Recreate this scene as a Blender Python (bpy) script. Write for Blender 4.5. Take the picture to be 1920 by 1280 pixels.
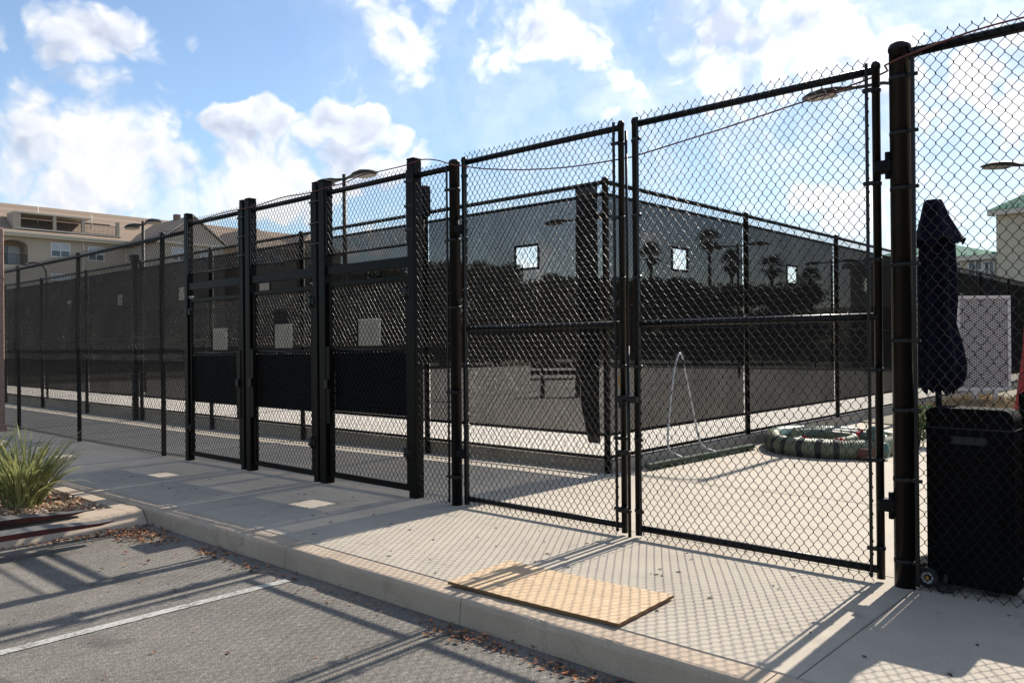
import bpy, bmesh, math, random
import numpy as np
from mathutils import Vector, Matrix, Quaternion, noise as mnoise
random.seed(7); RNG = np.random.default_rng(7)
for o in list(bpy.data.objects): bpy.data.objects.remove(o)
SC = bpy.context.scene; COL = SC.collection
R = math.radians

# ------------------------------------------------------------------ camera
A, ROLL, PITCH = R(47.73), R(.53), math.atan(5.5/1520)
fh = Vector((-math.cos(A), math.sin(A), 0)); rt = Vector((math.sin(A), math.cos(A), 0)); up = Vector((0, 0, 1))
fw = fh*math.cos(PITCH)+up*math.sin(PITCH); u1 = up*math.cos(PITCH)-fh*math.sin(PITCH)
r2 = rt*math.cos(ROLL)-u1*math.sin(ROLL); u2 = u1*math.cos(ROLL)+rt*math.sin(ROLL)
cd = bpy.data.cameras.new('camera'); cam = bpy.data.objects.new('camera', cd); COL.objects.link(cam)
m = Matrix((r2, u2, -fw)).transposed().to_4x4(); m.translation = (0, -5.0, 1.42); cam.matrix_world = m
cd.sensor_width = 36; cd.lens = 1520/1920*36; cd.clip_start = .05; cd.clip_end = 3000
SC.camera = cam

# ------------------------------------------------------------------ sun, sky
SUN_EL = R(38.3); SUN_AZ = R(-2.0)            # azimuth from +Y towards +X
to_sun = Vector((math.sin(SUN_AZ)*math.cos(SUN_EL), math.cos(SUN_AZ)*math.cos(SUN_EL), math.sin(SUN_EL)))
sd = bpy.data.lights.new('sun', 'SUN'); sd.energy = 5.0; sd.angle = R(.53); sd.color = (1, .93, .82)
so = bpy.data.objects.new('sun', sd); COL.objects.link(so)
so.rotation_euler = (-to_sun).to_track_quat('-Z', 'Y').to_euler(); so.location = (0, 20, 30)

W = bpy.data.worlds.new('World'); SC.world = W; W.use_nodes = True
nt = W.node_tree; nt.nodes.clear()
def N(t, **k):
    n = nt.nodes.new(t)
    for a, b in k.items(): setattr(n, a, b)
    return n
def MATH(op, a, b=None, clamp=False):
    n = N('ShaderNodeMath', operation=op, use_clamp=clamp)
    for i, v in enumerate((a, b)):
        if v is None: continue
        if isinstance(v, (int, float)): n.inputs[i].default_value = v
        else: nt.links.new(v, n.inputs[i])
    return n.outputs[0]
def build_world():
    L = nt.links.new
    tc = N('ShaderNodeTexCoord'); d = tc.outputs['Generated']
    sky = N('ShaderNodeTexSky', sky_type='NISHITA', sun_disc=False)
    sky.sun_elevation = SUN_EL; sky.sun_rotation = SUN_AZ; sky.air_density = 1.0; sky.dust_density = .12; sky.ozone_density = 1.6
    bg1 = N('ShaderNodeBackground'); bg1.inputs[1].default_value = .105
    # tame the glare at the horizon (a camera's shoulder would)
    sc_ = N('ShaderNodeSeparateColor'); L(sky.outputs[0], sc_.inputs[0])
    mxc = MATH('MAXIMUM', MATH('MAXIMUM', sc_.outputs[0], sc_.outputs[1]), sc_.outputs[2])
    fac = MATH('POWER', MATH('MINIMUM', MATH('DIVIDE', 6., mxc), 1.), .6)
    vs_ = N('ShaderNodeVectorMath', operation='SCALE'); L(sky.outputs[0], vs_.inputs[0]); L(fac, vs_.inputs['Scale'])
    L(vs_.outputs[0], bg1.inputs[0])
    def noi(vec, sc, det, rough=.55, dist=0.):
        n = N('ShaderNodeTexNoise'); n.inputs['Scale'].default_value = sc; n.inputs['Detail'].default_value = det
        n.inputs['Roughness'].default_value = rough; n.inputs['Distortion'].default_value = dist
        L(vec, n.inputs['Vector']); return n
    # warp the direction a little so cloud outlines are ragged
    wn = noi(d, 7., 4, .55)
    wsub = N('ShaderNodeVectorMath', operation='SUBTRACT'); L(wn.outputs['Color'], wsub.inputs[0]); wsub.inputs[1].default_value = (.5, .5, .5)
    wsc = N('ShaderNodeVectorMath', operation='SCALE'); L(wsub.outputs[0], wsc.inputs[0]); wsc.inputs['Scale'].default_value = .11
    wad = N('ShaderNodeVectorMath', operation='ADD'); L(d, wad.inputs[0]); L(wsc.outputs[0], wad.inputs[1])
    dw = wad.outputs[0]
    # cumulus puffs as directions (x, y, z), angular radius, weight
    acc = None
    nz = N('ShaderNodeVectorMath', operation='NORMALIZE'); L(dw, nz.inputs[0])
    for (c, r, w) in CLOUDS:                 # w*(1-(dist/r)^2), with dist^2 = 2-2*dot
        k = 2*w/(r*r); v = N('ShaderNodeVectorMath', operation='DOT_PRODUCT'); L(nz.outputs[0], v.inputs[0]); v.inputs[1].default_value = Vector(c).normalized()*k
        q = MATH('ADD', v.outputs['Value'], w-k)
        acc = q if acc is None else MATH('MAXIMUM', acc, q)
    acc = MATH('MAXIMUM', acc, -.6)
    # the rest of the sky: scattered clouds from broad noise
    bo = N('ShaderNodeVectorMath', operation='ADD'); L(d, bo.inputs[0]); bo.inputs[1].default_value = SKY_OFF
    bn = noi(bo.outputs[0], 2.1, 2, .5); base = MATH('MULTIPLY', MATH('SUBTRACT', bn.outputs[0], .475), 6.); base = MATH('MINIMUM', base, .6)
    def puffs(vec, det):                     # billowing cells, rounded outwards
        v = N('ShaderNodeTexVoronoi', feature='F1'); L(vec, v.inputs['Vector']); v.inputs['Scale'].default_value = 15.
        v.inputs['Detail'].default_value = det; v.inputs['Roughness'].default_value = .5; v.inputs['Lacunarity'].default_value = 2.3
        return MATH('SUBTRACT', .55, v.outputs['Distance'])
    f1 = noi(dw, 10., 7, .6); p1 = puffs(dw, 2.)
    fine = MATH('ADD', MATH('MULTIPLY', MATH('SUBTRACT', f1.outputs[0], .5), 1.9), MATH('MULTIPLY', p1, .75))
    dens = MATH('ADD', MATH('MAXIMUM', acc, base), fine)
    mr = N('ShaderNodeMapRange', interpolation_type='SMOOTHSTEP'); L(dens, mr.inputs[0])
    mr.inputs[1].default_value = -.04; mr.inputs[2].default_value = .62
    dv = N('ShaderNodeVectorMath', operation='DOT_PRODUCT'); L(d, dv.inputs[0]); dv.inputs[1].default_value = to_sun
    vr = N('ShaderNodeMapRange', interpolation_type='SMOOTHSTEP'); L(dv.outputs['Value'], vr.inputs[0]); vr.inputs[1].default_value = .55; vr.inputs[2].default_value = .98
    veil = MATH('MULTIPLY', vr.outputs[0], MATH('ADD', MATH('MULTIPLY', MATH('SUBTRACT', f1.outputs[0], .42), 2.2), .25), True)
    mask = MATH('MAXIMUM', mr.outputs[0], MATH('MINIMUM', veil, .8))
    # relief: compare the billows with themselves a little nearer the light
    off = N('ShaderNodeVectorMath', operation='ADD'); L(dw, off.inputs[0])
    off.inputs[1].default_value = (Vector((.25, .25, .9)).normalized()*.022)
    f2 = noi(off.outputs[0], 10., 4, .6); p2 = puffs(off.outputs[0], 1.)
    rel = MATH('ADD', MATH('MULTIPLY', MATH('SUBTRACT', f1.outputs[0], f2.outputs[0]), 1.6), MATH('MULTIPLY', MATH('SUBTRACT', p1, p2), .9))
    thick = N('ShaderNodeMapRange', interpolation_type='SMOOTHSTEP'); L(dens, thick.inputs[0])
    thick.inputs[1].default_value = .35; thick.inputs[2].default_value = 1.5
    lo = noi(d, 4.2, 2, .5)
    sh = MATH('ADD', rel, MATH('MULTIPLY', MATH('SUBTRACT', lo.outputs[0], .5), 1.6))
    sh = MATH('ADD', sh, .71); sh = MATH('SUBTRACT', sh, MATH('MULTIPLY', thick.outputs[0], .30), True)
    cr = N('ShaderNodeValToRGB'); L(sh, cr.inputs[0])
    cr.color_ramp.elements[0].position = .0; cr.color_ramp.elements[0].color = (.52, .57, .70, 1)
    cr.color_ramp.elements[1].position = .85; cr.color_ramp.elements[1].color = (1, .99, .975, 1)
    e = cr.color_ramp.elements.new(.45); e.color = (.78, .82, .91, 1)
    # clouds glow more towards the sun, as thin cumulus does
    dt = N('ShaderNodeVectorMath', operation='DOT_PRODUCT'); L(d, dt.inputs[0]); dt.inputs[1].default_value = to_sun
    gl = N('ShaderNodeMapRange', interpolation_type='SMOOTHSTEP'); L(dt.outputs['Value'], gl.inputs[0])
    gl.inputs[1].default_value = .2; gl.inputs[2].default_value = .98; gl.inputs[3].default_value = .60; gl.inputs[4].default_value = .86
    bg2 = N('ShaderNodeBackground'); L(cr.outputs[0], bg2.inputs[0]); L(gl.outputs[0], bg2.inputs[1])
    # no clouds under the horizon
    sep = N('ShaderNodeSeparateXYZ'); L(d, sep.inputs[0])
    hz = N('ShaderNodeMapRange'); L(sep.outputs[2], hz.inputs[0]); hz.inputs[1].default_value = 0; hz.inputs[2].default_value = .03
    mix = N('ShaderNodeMixShader'); L(MATH('MULTIPLY', MATH('MULTIPLY', mask, hz.outputs[0]), .96), mix.inputs[0]); L(bg1.outputs[0], mix.inputs[1]); L(bg2.outputs[0], mix.inputs[2])
    out = N('ShaderNodeOutputWorld'); L(mix.outputs[0], out.inputs[0])
SKY_OFF = (3, 1, 0)
#CLOUDS_BEGIN
CLOUDS = [((-0.893,0.294,0.341),0.038,0.80), ((-0.879,0.337,0.337),0.050,1.00), ((-0.894,0.317,0.316),0.039,0.80), ((-0.867,0.371,0.332),0.028,0.60), ((-0.852,0.401,0.336),0.015,0.45), ((-0.911,0.256,0.322),0.029,0.70), ((-0.922,0.285,0.262),0.044,0.60), ((-0.900,0.345,0.265),0.054,0.75), ((-0.884,0.389,0.260),0.041,0.55), ((-0.868,0.423,0.261),0.021,0.30), ((-0.939,0.280,0.201),0.077,0.90), ((-0.915,0.339,0.218),0.068,0.90), ((-0.898,0.383,0.215),0.047,0.80), ((-0.939,0.300,0.171),0.084,0.80), ((-0.889,0.420,0.183),0.054,0.90), ((-0.872,0.455,0.180),0.036,0.90), ((-0.914,0.372,0.165),0.070,0.70), ((-0.856,0.451,0.255),0.028,1.30), ((-0.846,0.475,0.243),0.038,1.30), ((-0.827,0.497,0.260),0.028,1.30), ((-0.818,0.519,0.249),0.034,1.30), ((-0.802,0.545,0.244),0.037,1.20), ((-0.780,0.566,0.265),0.031,1.30), ((-0.764,0.592,0.257),0.031,1.30), ((-0.749,0.616,0.242),0.029,1.20), ((-0.732,0.643,0.226),0.031,1.20), ((-0.820,0.534,0.205),0.069,1.20), ((-0.855,0.479,0.196),0.049,1.20), ((-0.781,0.589,0.208),0.057,1.20), ((-0.755,0.624,0.203),0.045,1.10), ((-0.646,0.751,0.134),0.059,0.35), ((-0.718,0.592,0.366),0.027,0.55), ((-0.718,0.605,0.345),0.028,0.60), ((-0.716,0.616,0.330),0.019,0.50), ((-0.680,0.637,0.364),0.011,0.35), ((-0.622,0.690,0.371),0.046,0.75), ((-0.593,0.721,0.359),0.055,0.90), ((-0.566,0.746,0.350),0.043,0.70), ((-0.624,0.710,0.327),0.028,0.40), ((-0.539,0.781,0.315),0.028,0.70), ((-0.516,0.802,0.299),0.031,0.60), ((-0.489,0.806,0.334),0.046,0.75), ((-0.435,0.830,0.348),0.066,1.00), ((-0.386,0.859,0.337),0.071,1.10), ((-0.337,0.885,0.320),0.070,1.10), ((-0.299,0.905,0.304),0.063,1.00), ((-0.417,0.857,0.302),0.054,0.90), ((-0.367,0.884,0.291),0.059,0.80), ((-0.507,0.778,0.370),0.036,0.40), ((-0.543,0.747,0.384),0.030,0.40), ((-0.459,0.859,0.228),0.037,0.55), ((-0.384,0.893,0.236),0.048,0.60), ((-0.343,0.912,0.226),0.048,0.55), ((-0.370,0.917,0.147),0.055,0.55), ((-0.328,0.933,0.150),0.054,0.60), ((-0.280,0.943,0.180),0.047,0.50), ((-0.421,0.890,0.174),0.050,0.55), ((-0.227,0.964,0.136),0.063,0.50), ((-0.252,0.942,0.222),0.051,0.60), ((-0.192,0.945,0.266),0.049,0.60), ((-0.273,0.925,0.262),0.040,0.60), ((-0.502,0.858,0.110),0.070,0.50), ((-0.187,0.965,0.186),0.055,0.60), ((-0.510,0.837,0.198),0.038,0.40), ((-0.577,0.770,0.274),0.032,0.30)]
#CLOUDS_END
build_world()
try: W.cycles.sampling_method = 'MANUAL'; W.cycles.sample_map_resolution = 512
except Exception: pass
VS = SC.view_settings; VS.view_transform = 'Standard'; VS.look = 'None'; VS.gamma = 1; VS.exposure = .74
SC.render.engine = 'CYCLES'
try: SC.cycles.transparent_max_bounces = 14; SC.cycles.max_bounces = 8
except Exception: pass

# ------------------------------------------------------------------ materials
class MT:
    def __init__(s, name):
        s.m = bpy.data.materials.new(name); s.m.use_nodes = True; s.t = s.m.node_tree
        s.b = s.t.nodes['Principled BSDF']; s.out = s.t.nodes['Material Output']; s.co = None
    def n(s, t, **k):
        x = s.t.nodes.new(t)
        for a, b in k.items(): setattr(x, a, b)
        return x
    def l(s, a, b): s.t.links.new(a, b)
    def coord(s):
        if s.co is None: s.co = s.n('ShaderNodeTexCoord').outputs['Object']
        return s.co
    def noise(s, scale, det=4, rough=.55, vec=None, dist=0):
        x = s.n('ShaderNodeTexNoise'); x.inputs['Scale'].default_value = scale; x.inputs['Detail'].default_value = det
        x.inputs['Roughness'].default_value = rough; x.inputs['Distortion'].default_value = dist
        s.l(vec or s.coord(), x.inputs['Vector']); return x.outputs[0]
    def ramp(s, fac, stops):
        x = s.n('ShaderNodeValToRGB'); s.l(fac, x.inputs[0]); e = x.color_ramp.elements
        while len(e) < len(stops): e.new(.5)
        for i, (p, c) in enumerate(stops): e[i].position = p; e[i].color = (*c, 1) if len(c) == 3 else c
        return x.outputs[0]
    def mixc(s, fac, a, b, mode='MIX'):
        x = s.n('ShaderNodeMix', data_type='RGBA', blend_type=mode)
        for v, i in ((fac, 0), (a, 6), (b, 7)):
            if isinstance(v, (int, float)): x.inputs[i].default_value = v
            elif isinstance(v, tuple): x.inputs[i].default_value = (*v, 1)
            else: s.l(v, x.inputs[i])
        return x.outputs[2]
    def bump(s, h, strength=.3, dist=.01):
        x = s.n('ShaderNodeBump'); x.inputs['Strength'].default_value = strength; x.inputs['Distance'].default_value = dist
        s.l(h, x.inputs['Height']); s.l(x.outputs[0], s.b.inputs['Normal'])
    def base(s, c):
        if isinstance(c, tuple): s.b.inputs['Base Color'].default_value = (*c, 1)
        else: s.l(c, s.b.inputs['Base Color'])
    def rough(s, v): s.b.inputs['Roughness'].default_value = v
def g3(c, k): return tuple(min(1, v*k) for v in c)

def concrete(name, c, stain=.25, crack=False):
    t = MT(name); big = t.noise(.55, 5, .6); mid = t.noise(4., 6, .65); fine = t.noise(90., 3, .6); sp = t.noise(260., 2, .5)
    col = t.ramp(big, [(.3, g3(c, 1-stain)), (.55, c), (.75, g3(c, 1+stain*.4))])
    col = t.mixc(.55, col, t.ramp(mid, [(.3, g3(c, .82)), (.7, g3(c, 1.08))]))
    col = t.mixc(.35, col, t.ramp(fine, [(.3, (.45, .45, .45)), (.7, (1, 1, 1))]), 'MULTIPLY')
    v = t.n('ShaderNodeTexVoronoi'); v.inputs['Scale'].default_value = 9.; t.l(t.coord(), v.inputs['Vector'])
    spot = t.ramp(v.outputs['Distance'], [(.0, (.55, .53, .5)), (.035, (.6, .58, .55)), (.06, (1, 1, 1))])
    col = t.mixc(.55, col, spot, 'MULTIPLY')
    wt = t.noise(1.7, 6, .7, None, 1.5); col = t.mixc(.8, col, t.ramp(wt, [(.30, (.70, .68, .65)), (.42, (1, 1, 1)), (.62, (1, 1, 1)), (.75, (1.07, 1.06, 1.04))]), 'MULTIPLY')
    dr = t.noise(12., 5, .75); col = t.mixc(.7, col, t.ramp(dr, [(.70, (1, 1, 1)), (.78, (.62, .58, .53))]), 'MULTIPLY')
    vc = t.n('ShaderNodeTexVoronoi', feature='DISTANCE_TO_EDGE'); vc.inputs['Scale'].default_value = .55
    wv = t.n('ShaderNodeVectorMath', operation='ADD'); nn = t.n('ShaderNodeTexNoise'); nn.inputs['Scale'].default_value = 2.5; nn.inputs['Detail'].default_value = 5; t.l(t.coord(), nn.inputs['Vector'])
    t.l(t.coord(), wv.inputs[0]); t.l(nn.outputs['Color'], wv.inputs[1]); t.l(wv.outputs[0], vc.inputs['Vector'])
    ck = t.ramp(vc.outputs['Distance'], [(.0, (.45, .42, .38)), (.0035, (.6, .57, .53)), (.006, (1, 1, 1))]); gate = t.ramp(t.noise(.8, 2), [(.52, (0, 0, 0)), (.60, (.4, .4, .4))])
    col = t.mixc(gate, col, t.mixc(1., col, ck, 'MULTIPLY'))
    t.base(col); t.rough(.88); t.b.inputs['Specular IOR Level'].default_value = .3
    t.bump(t.mixc(.5, fine, sp), .35, .004); return t.m
def metal_black(name, c=(.012, .011, .011), r=.38, var=.5, spec=.25):
    t = MT(name); n1 = t.noise(6., 4); n2 = t.noise(60, 3)
    ch_ = t.noise(45., 5, .7); bc = t.mixc(n1, c, g3(c, 1+var)); bc = t.mixc(t.ramp(ch_, [(.66, (0, 0, 0)), (.74, (.35, .35, .35))]), bc, g3(c, 9)); t.base(bc); rr = t.ramp(n2, [(.3, (r*.8,)*3), (.7, (r*1.3,)*3)]); t.l(rr, t.b.inputs['Roughness'])
    t.b.inputs['Specular IOR Level'].default_value = spec; t.bump(n2, .08, .002); return t.m
def plain(name, c, r=.6, var=.15, sc=8., bump=.1, spec=.4):
    t = MT(name); n1 = t.noise(sc, 5, .6); t.base(t.ramp(n1, [(.3, g3(c, 1-var)), (.7, g3(c, 1+var))])); t.rough(r)
    t.b.inputs['Specular IOR Level'].default_value = spec
    if bump: t.bump(t.noise(sc*10, 3), bump, .004)
    return t.m
M = {}
M['concrete'] = concrete('concrete_walk', (.44, .385, .315))
M['yard'] = concrete('concrete_yard', (.455, .40, .33), .2)
M['kerb'] = concrete('concrete_kerb', (.44, .35, .265), .35)
M['joint'] = plain('joint_dirt', (.05, .045, .038), .95)
M['curbwall'] = concrete('concrete_curb', (.34, .29, .23), .3)
def asphalt():
    t = MT('asphalt'); big = t.noise(.35, 4); mid = t.noise(3., 6, .65)
    v = t.n('ShaderNodeTexVoronoi'); v.inputs['Scale'].default_value = 150.; t.l(t.coord(), v.inputs['Vector'])
    v2 = t.n('ShaderNodeTexVoronoi'); v2.inputs['Scale'].default_value = 62.; t.l(t.coord(), v2.inputs['Vector'])
    agg = t.ramp(v.outputs['Color'], [(.15, (.11, .10, .09)), (.6, (.18, .165, .147)), (.92, (.30, .275, .245))])
    agg2 = t.ramp(v2.outputs['Color'], [(.1, (.138, .123, .106)), (.75, (.19, .172, .15)), (.97, (.36, .33, .29))])
    col = t.mixc(.4, agg, agg2)
    col = t.mixc(.5, col, t.ramp(big, [(.3, (.7, .7, .7)), (.7, (1.1, 1.08, 1.04))]), 'MULTIPLY')
    col = t.mixc(.7, col, t.ramp(mid, [(.3, (.68, .67, .65)), (.55, (1, 1, 1)), (.75, (1.15, 1.13, 1.08))]), 'MULTIPLY')
    st = t.noise(1.3, 3, .5); col = t.mixc(t.ramp(st, [(.64, (0, 0, 0)), (.72, (.6, .6, .6))]), col, (.05, .046, .042))
    sm = t.noise(2.1, 6, .75, None, .8); col = t.mixc(.8, col, t.ramp(sm, [(.3, (.78, .77, .76)), (.45, (1, 1, 1)), (.64, (1, 1, 1)), (.72, (1.35, 1.33, 1.3))]), 'MULTIPLY')
    t.base(col); t.rough(.9); t.b.inputs['Specular IOR Level'].default_value = .3
    t.bump(v.outputs['Distance'], .55, .006); return t.m
M['asphalt'] = asphalt()
def paint():
    t = MT('road_paint'); n = t.noise(40, 6, .7); n2 = t.noise(5., 4)
    w = t.ramp(t.mixc(.45, n, n2), [(.40, (.13, .12, .11)), (.50, (.36, .345, .315)), (.7, (.50, .485, .45))])
    t.base(w); t.rough(.8); t.bump(n, .4, .004); return t.m
M['paint'] = paint()
M['black'] = metal_black('black_coated_steel', (.0038, .0035, .0034), .36)
M['wire'] = metal_black('black_vinyl_wire', (.0016, .0014, .0014), .27, .3, .19)
M['wire_shade'] = metal_black('black_vinyl_wire_dull', (.0018, .0016, .0016), .5, .3, .12)
M['brownblack'] = metal_black('bronze_black_steel', (.0032, .0026, .0022), .4, .5, .1)
M['panel'] = metal_black('black_panel', (.0035, .0035, .004), .6, .5, .12)
def screen(name, tr, c=(.0055, .005, .005)):
    t = MT(name); tp = t.n('ShaderNodeBsdfTransparent'); mx = t.n('ShaderNodeMixShader'); tl = t.n('ShaderNodeBsdfTranslucent')
    n1 = t.noise(1.3, 4); wv = t.noise(260., 2)
    t.base(t.mixc(n1, c, g3(c, 1.5))); t.rough(.8); t.b.inputs['Specular IOR Level'].default_value = .1; tl.inputs[0].default_value = (.012, .011, .010, 1)
    m2 = t.n('ShaderNodeMixShader'); m2.inputs[0].default_value = .25; t.l(t.b.outputs[0], m2.inputs[1]); t.l(tl.outputs[0], m2.inputs[2])
    fac = t.ramp(n1, [(.3, (tr*.8,)*3), (.7, (tr*1.22,)*3)])
    lw = t.n('ShaderNodeLayerWeight'); lw.inputs['Blend'].default_value = .5      # a weave closes up when crossed at a slant
    co_ = t.n('ShaderNodeMath', operation='SUBTRACT'); co_.inputs[0].default_value = 1.; t.l(lw.outputs['Facing'], co_.inputs[1])
    pw = t.n('ShaderNodeMath', operation='POWER'); t.l(co_.outputs[0], pw.inputs[0]); pw.inputs[1].default_value = 1.1
    ml = t.n('ShaderNodeMath', operation='MULTIPLY'); t.l(fac, ml.inputs[0]); t.l(pw.outputs[0], ml.inputs[1]); fac = ml.outputs[0]
    t.l(fac, mx.inputs[0]); t.l(m2.outputs[0], mx.inputs[1]); t.l(tp.outputs[0], mx.inputs[2]); t.l(mx.outputs[0], t.out.inputs[0]); return t.m
M['screen'] = screen('windscreen_fabric', .20)
M['screen2'] = screen('windscreen_doubled', .02)
M['screen_door'] = screen('door_panel_fabric', .03)
M['court'] = plain('court_surface', (.47, .43, .38), .85, .08, .6, .15)
M['earth'] = plain('earth', (.16, .14, .10), .95, .3, .3)
M['plate'] = plain('sign_back', (.42, .36, .27), .6, .12, 5.)
M['navy'] = plain('navy_canvas', (.004, .004, .012), .9, .3, 12., .3, .1)
M['blackplastic'] = metal_black('black_plastic', (.0035, .0033, .0033), .8, .5, .06)
M['rubber'] = plain('rubber', (.02, .02, .02), .8)
M['grey'] = plain('grey_metal', (.35, .35, .34), .45)
M['alu'] = plain('aluminium_tube', (.42, .42, .43), .4, .1)
M['boardgreen'] = plain('green_board', (.04, .055, .035), .9, .25)
M['red'] = plain('red_canvas', (.26, .03, .03), .9)
M['redcloth'] = plain('red_cloth', (.45, .03, .035), .85, .25, 30)
M['strap'] = plain('yellow_strap', (.55, .52, .25), .8, .15)
M['wallbeige'] = plain('beige_render', (.40, .335, .265), .9, .07, .5)
M['trim'] = plain('cream_trim', (.55, .50, .41), .8, .08)
M['roofbrown'] = None
def shingle(name, a, b):
    t = MT(name); br = t.n('ShaderNodeTexBrick'); mp = t.n('ShaderNodeMapping'); t.l(t.n('ShaderNodeTexCoord').outputs['Object'], mp.inputs[0])
    mp.inputs['Rotation'].default_value = (0, R(90), 0); mp.inputs['Rotation'].default_value = (R(90), 0, R(90)); t.l(mp.outputs[0], br.inputs[0])
    br.inputs['Color1'].default_value = (*a, 1); br.inputs['Color2'].default_value = (*b, 1); br.inputs['Mortar'].default_value = (*g3(a, .6), 1)
    br.inputs['Scale'].default_value = 1; br.inputs['Brick Width'].default_value = .35; br.inputs['Row Height'].default_value = .2; br.inputs['Mortar Size'].default_value = .012
    n1 = t.noise(14., 4, .7); t.base(t.mixc(.6, br.outputs[0], t.ramp(n1, [(.3, (.6, .6, .6)), (.7, (1.2, 1.2, 1.2))]), 'MULTIPLY')); t.rough(.95); return t.m
M['roofbrown'] = shingle('brown_shingle', (.20, .145, .105), (.27, .20, .15))
M['roofdark'] = shingle('dark_shingle', (.16, .12, .09), (.22, .165, .125))
M['roofgreen'] = plain('green_metal_roof', (.03, .14, .095), .85, .12, 1., .1, .1)
M['cream'] = plain('cream_render', (.50, .43, .32), .9, .06, .5)
M['glass'] = plain('dark_glass', (.05, .06, .075), .12, .2, 2., 0, .6)
M['blind'] = plain('window_blind', (.42, .45, .48), .4, .1, 3., 0)
M['whiteframe'] = plain('white_frame', (.62, .62, .60), .6, .05)
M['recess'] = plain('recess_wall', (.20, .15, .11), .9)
M['lampbrown'] = metal_black('bronze_lamp', (.022, .019, .016), .5)
M['lens'] = plain('lamp_lens', (.16, .14, .11), .4, .1)
M['trunk'] = plain('tree_bark', (.10, .08, .06), .95, .3, 6., .4)
M['brick'] = plain('rose_brown_column', (.30, .19, .155), .85, .2, 14, .4)
M['steelfork'] = plain('scuffed_fork_steel', (.10, .095, .09), .5, .3, 12)
M['forkred'] = plain('fork_red_paint', (.045, .006, .006), .45, .9, 3.5)
M['cable'] = plain('rust_red_cable', (.12, .03, .025), .6, .3)
M['brass'] = plain('brass_lock', (.45, .22, .05), .3)
M['perf'] = plain('expanded_metal', (.60, .52, .50), .5, .06)
def vcol(name, r=.9, k=None):
    t = MT(name); a = t.n('ShaderNodeAttribute', attribute_name='Col'); t.base(t.mixc(.35, a.outputs['Color'], t.ramp(t.noise(60, 4), [(.3, (.55, .55, .55)), (.7, (1.15, 1.15, 1.15))]), 'MULTIPLY'))
    t.rough(r); t.b.inputs['Specular IOR Level'].default_value = .3; return t
M['stones'] = vcol('gravel_stones').m
M['litter'] = vcol('dry_leaves').m
def leafmat(name, tlw=.35, r=.45):
    t = vcol(name, r); a = t.n('ShaderNodeAttribute', attribute_name='Col'); tl = t.n('ShaderNodeBsdfTranslucent'); mx = t.n('ShaderNodeMixShader')
    oi = t.n('ShaderNodeObjectInfo'); hs = t.n('ShaderNodeHueSaturation'); t.l(a.outputs['Color'], hs.inputs['Color'])
    v = t.n('ShaderNodeMapRange'); t.l(oi.outputs['Random'], v.inputs[0]); v.inputs[3].default_value = .65; v.inputs[4].default_value = 1.3; t.l(v.outputs[0], hs.inputs['Value'])
    t.base(hs.outputs[0]); t.l(hs.outputs[0], tl.inputs[0]); mx.inputs[0].default_value = tlw; t.l(t.b.outputs[0], mx.inputs[1]); t.l(tl.outputs[0], mx.inputs[2]); t.l(mx.outputs[0], t.out.inputs[0]); return t.m
M['blade'] = leafmat('strap_leaf'); M['foliage'] = leafmat('tree_leaf', .25, .6)
def plywood():
    t = MT('plywood'); mp = t.n('ShaderNodeMapping'); t.l(t.coord(), mp.inputs[0]); mp.inputs['Scale'].default_value = (1.2, 9, 9)
    n1 = t.noise(3.5, 6, .65, mp.outputs[0], 1.6); n2 = t.noise(2.5, 3)
    c = t.ramp(n1, [(.25, (.30, .19, .10)), (.42, (.46, .32, .19)), (.6, (.53, .385, .24)), (.8, (.42, .285, .165))])
    mp2 = t.n('ShaderNodeMapping'); t.l(t.coord(), mp2.inputs[0]); mp2.inputs['Scale'].default_value = (2.5, 5.5, 5)
    n3 = t.noise(5., 3, .5, mp2.outputs[0], 2.5); c = t.mixc(.5, c, t.ramp(n3, [(.62, (1, 1, 1)), (.7, (.55, .45, .35)), (.76, (1, 1, 1))]), 'MULTIPLY')
    t.base(t.mixc(.25, c, t.ramp(n2, [(.3, (.7, .7, .7)), (.7, (1.1, 1.1, 1.1))]), 'MULTIPLY')); t.rough(.75); t.bump(n1, .2, .003); return t.m
M['ply'] = plywood()
def plyedge():
    t = MT('plywood_edge'); sx = t.n('ShaderNodeSeparateXYZ'); t.l(t.coord(), sx.inputs[0]); w = t.n('ShaderNodeMath', operation='SINE')
    k = t.n('ShaderNodeMath', operation='MULTIPLY'); t.l(sx.outputs[2], k.inputs[0]); k.inputs[1].default_value = 900.; t.l(k.outputs[0], w.inputs[0])
    t.base(t.ramp(w.outputs[0], [(.3, (.09, .045, .018)), (.6, (.26, .14, .06))])); t.rough(.9); return t.m
M['plyedge'] = plyedge()
def hose():
    t = MT('green_hose'); n1 = t.noise(5., 4); t.base(t.ramp(n1, [(.3, (.055, .085, .065)), (.7, (.105, .14, .105))])); t.rough(.45); t.bump(t.noise(80, 3), .1, .003); return t.m
M['hose'] = hose()
M['hosepale'] = plain('hose_pale_ribs', (.14, .15, .095), .5, .25, 9.)
M['hosedark'] = plain('hose_smooth_green', (.035, .085, .065), .3, .25, 5.)

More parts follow.
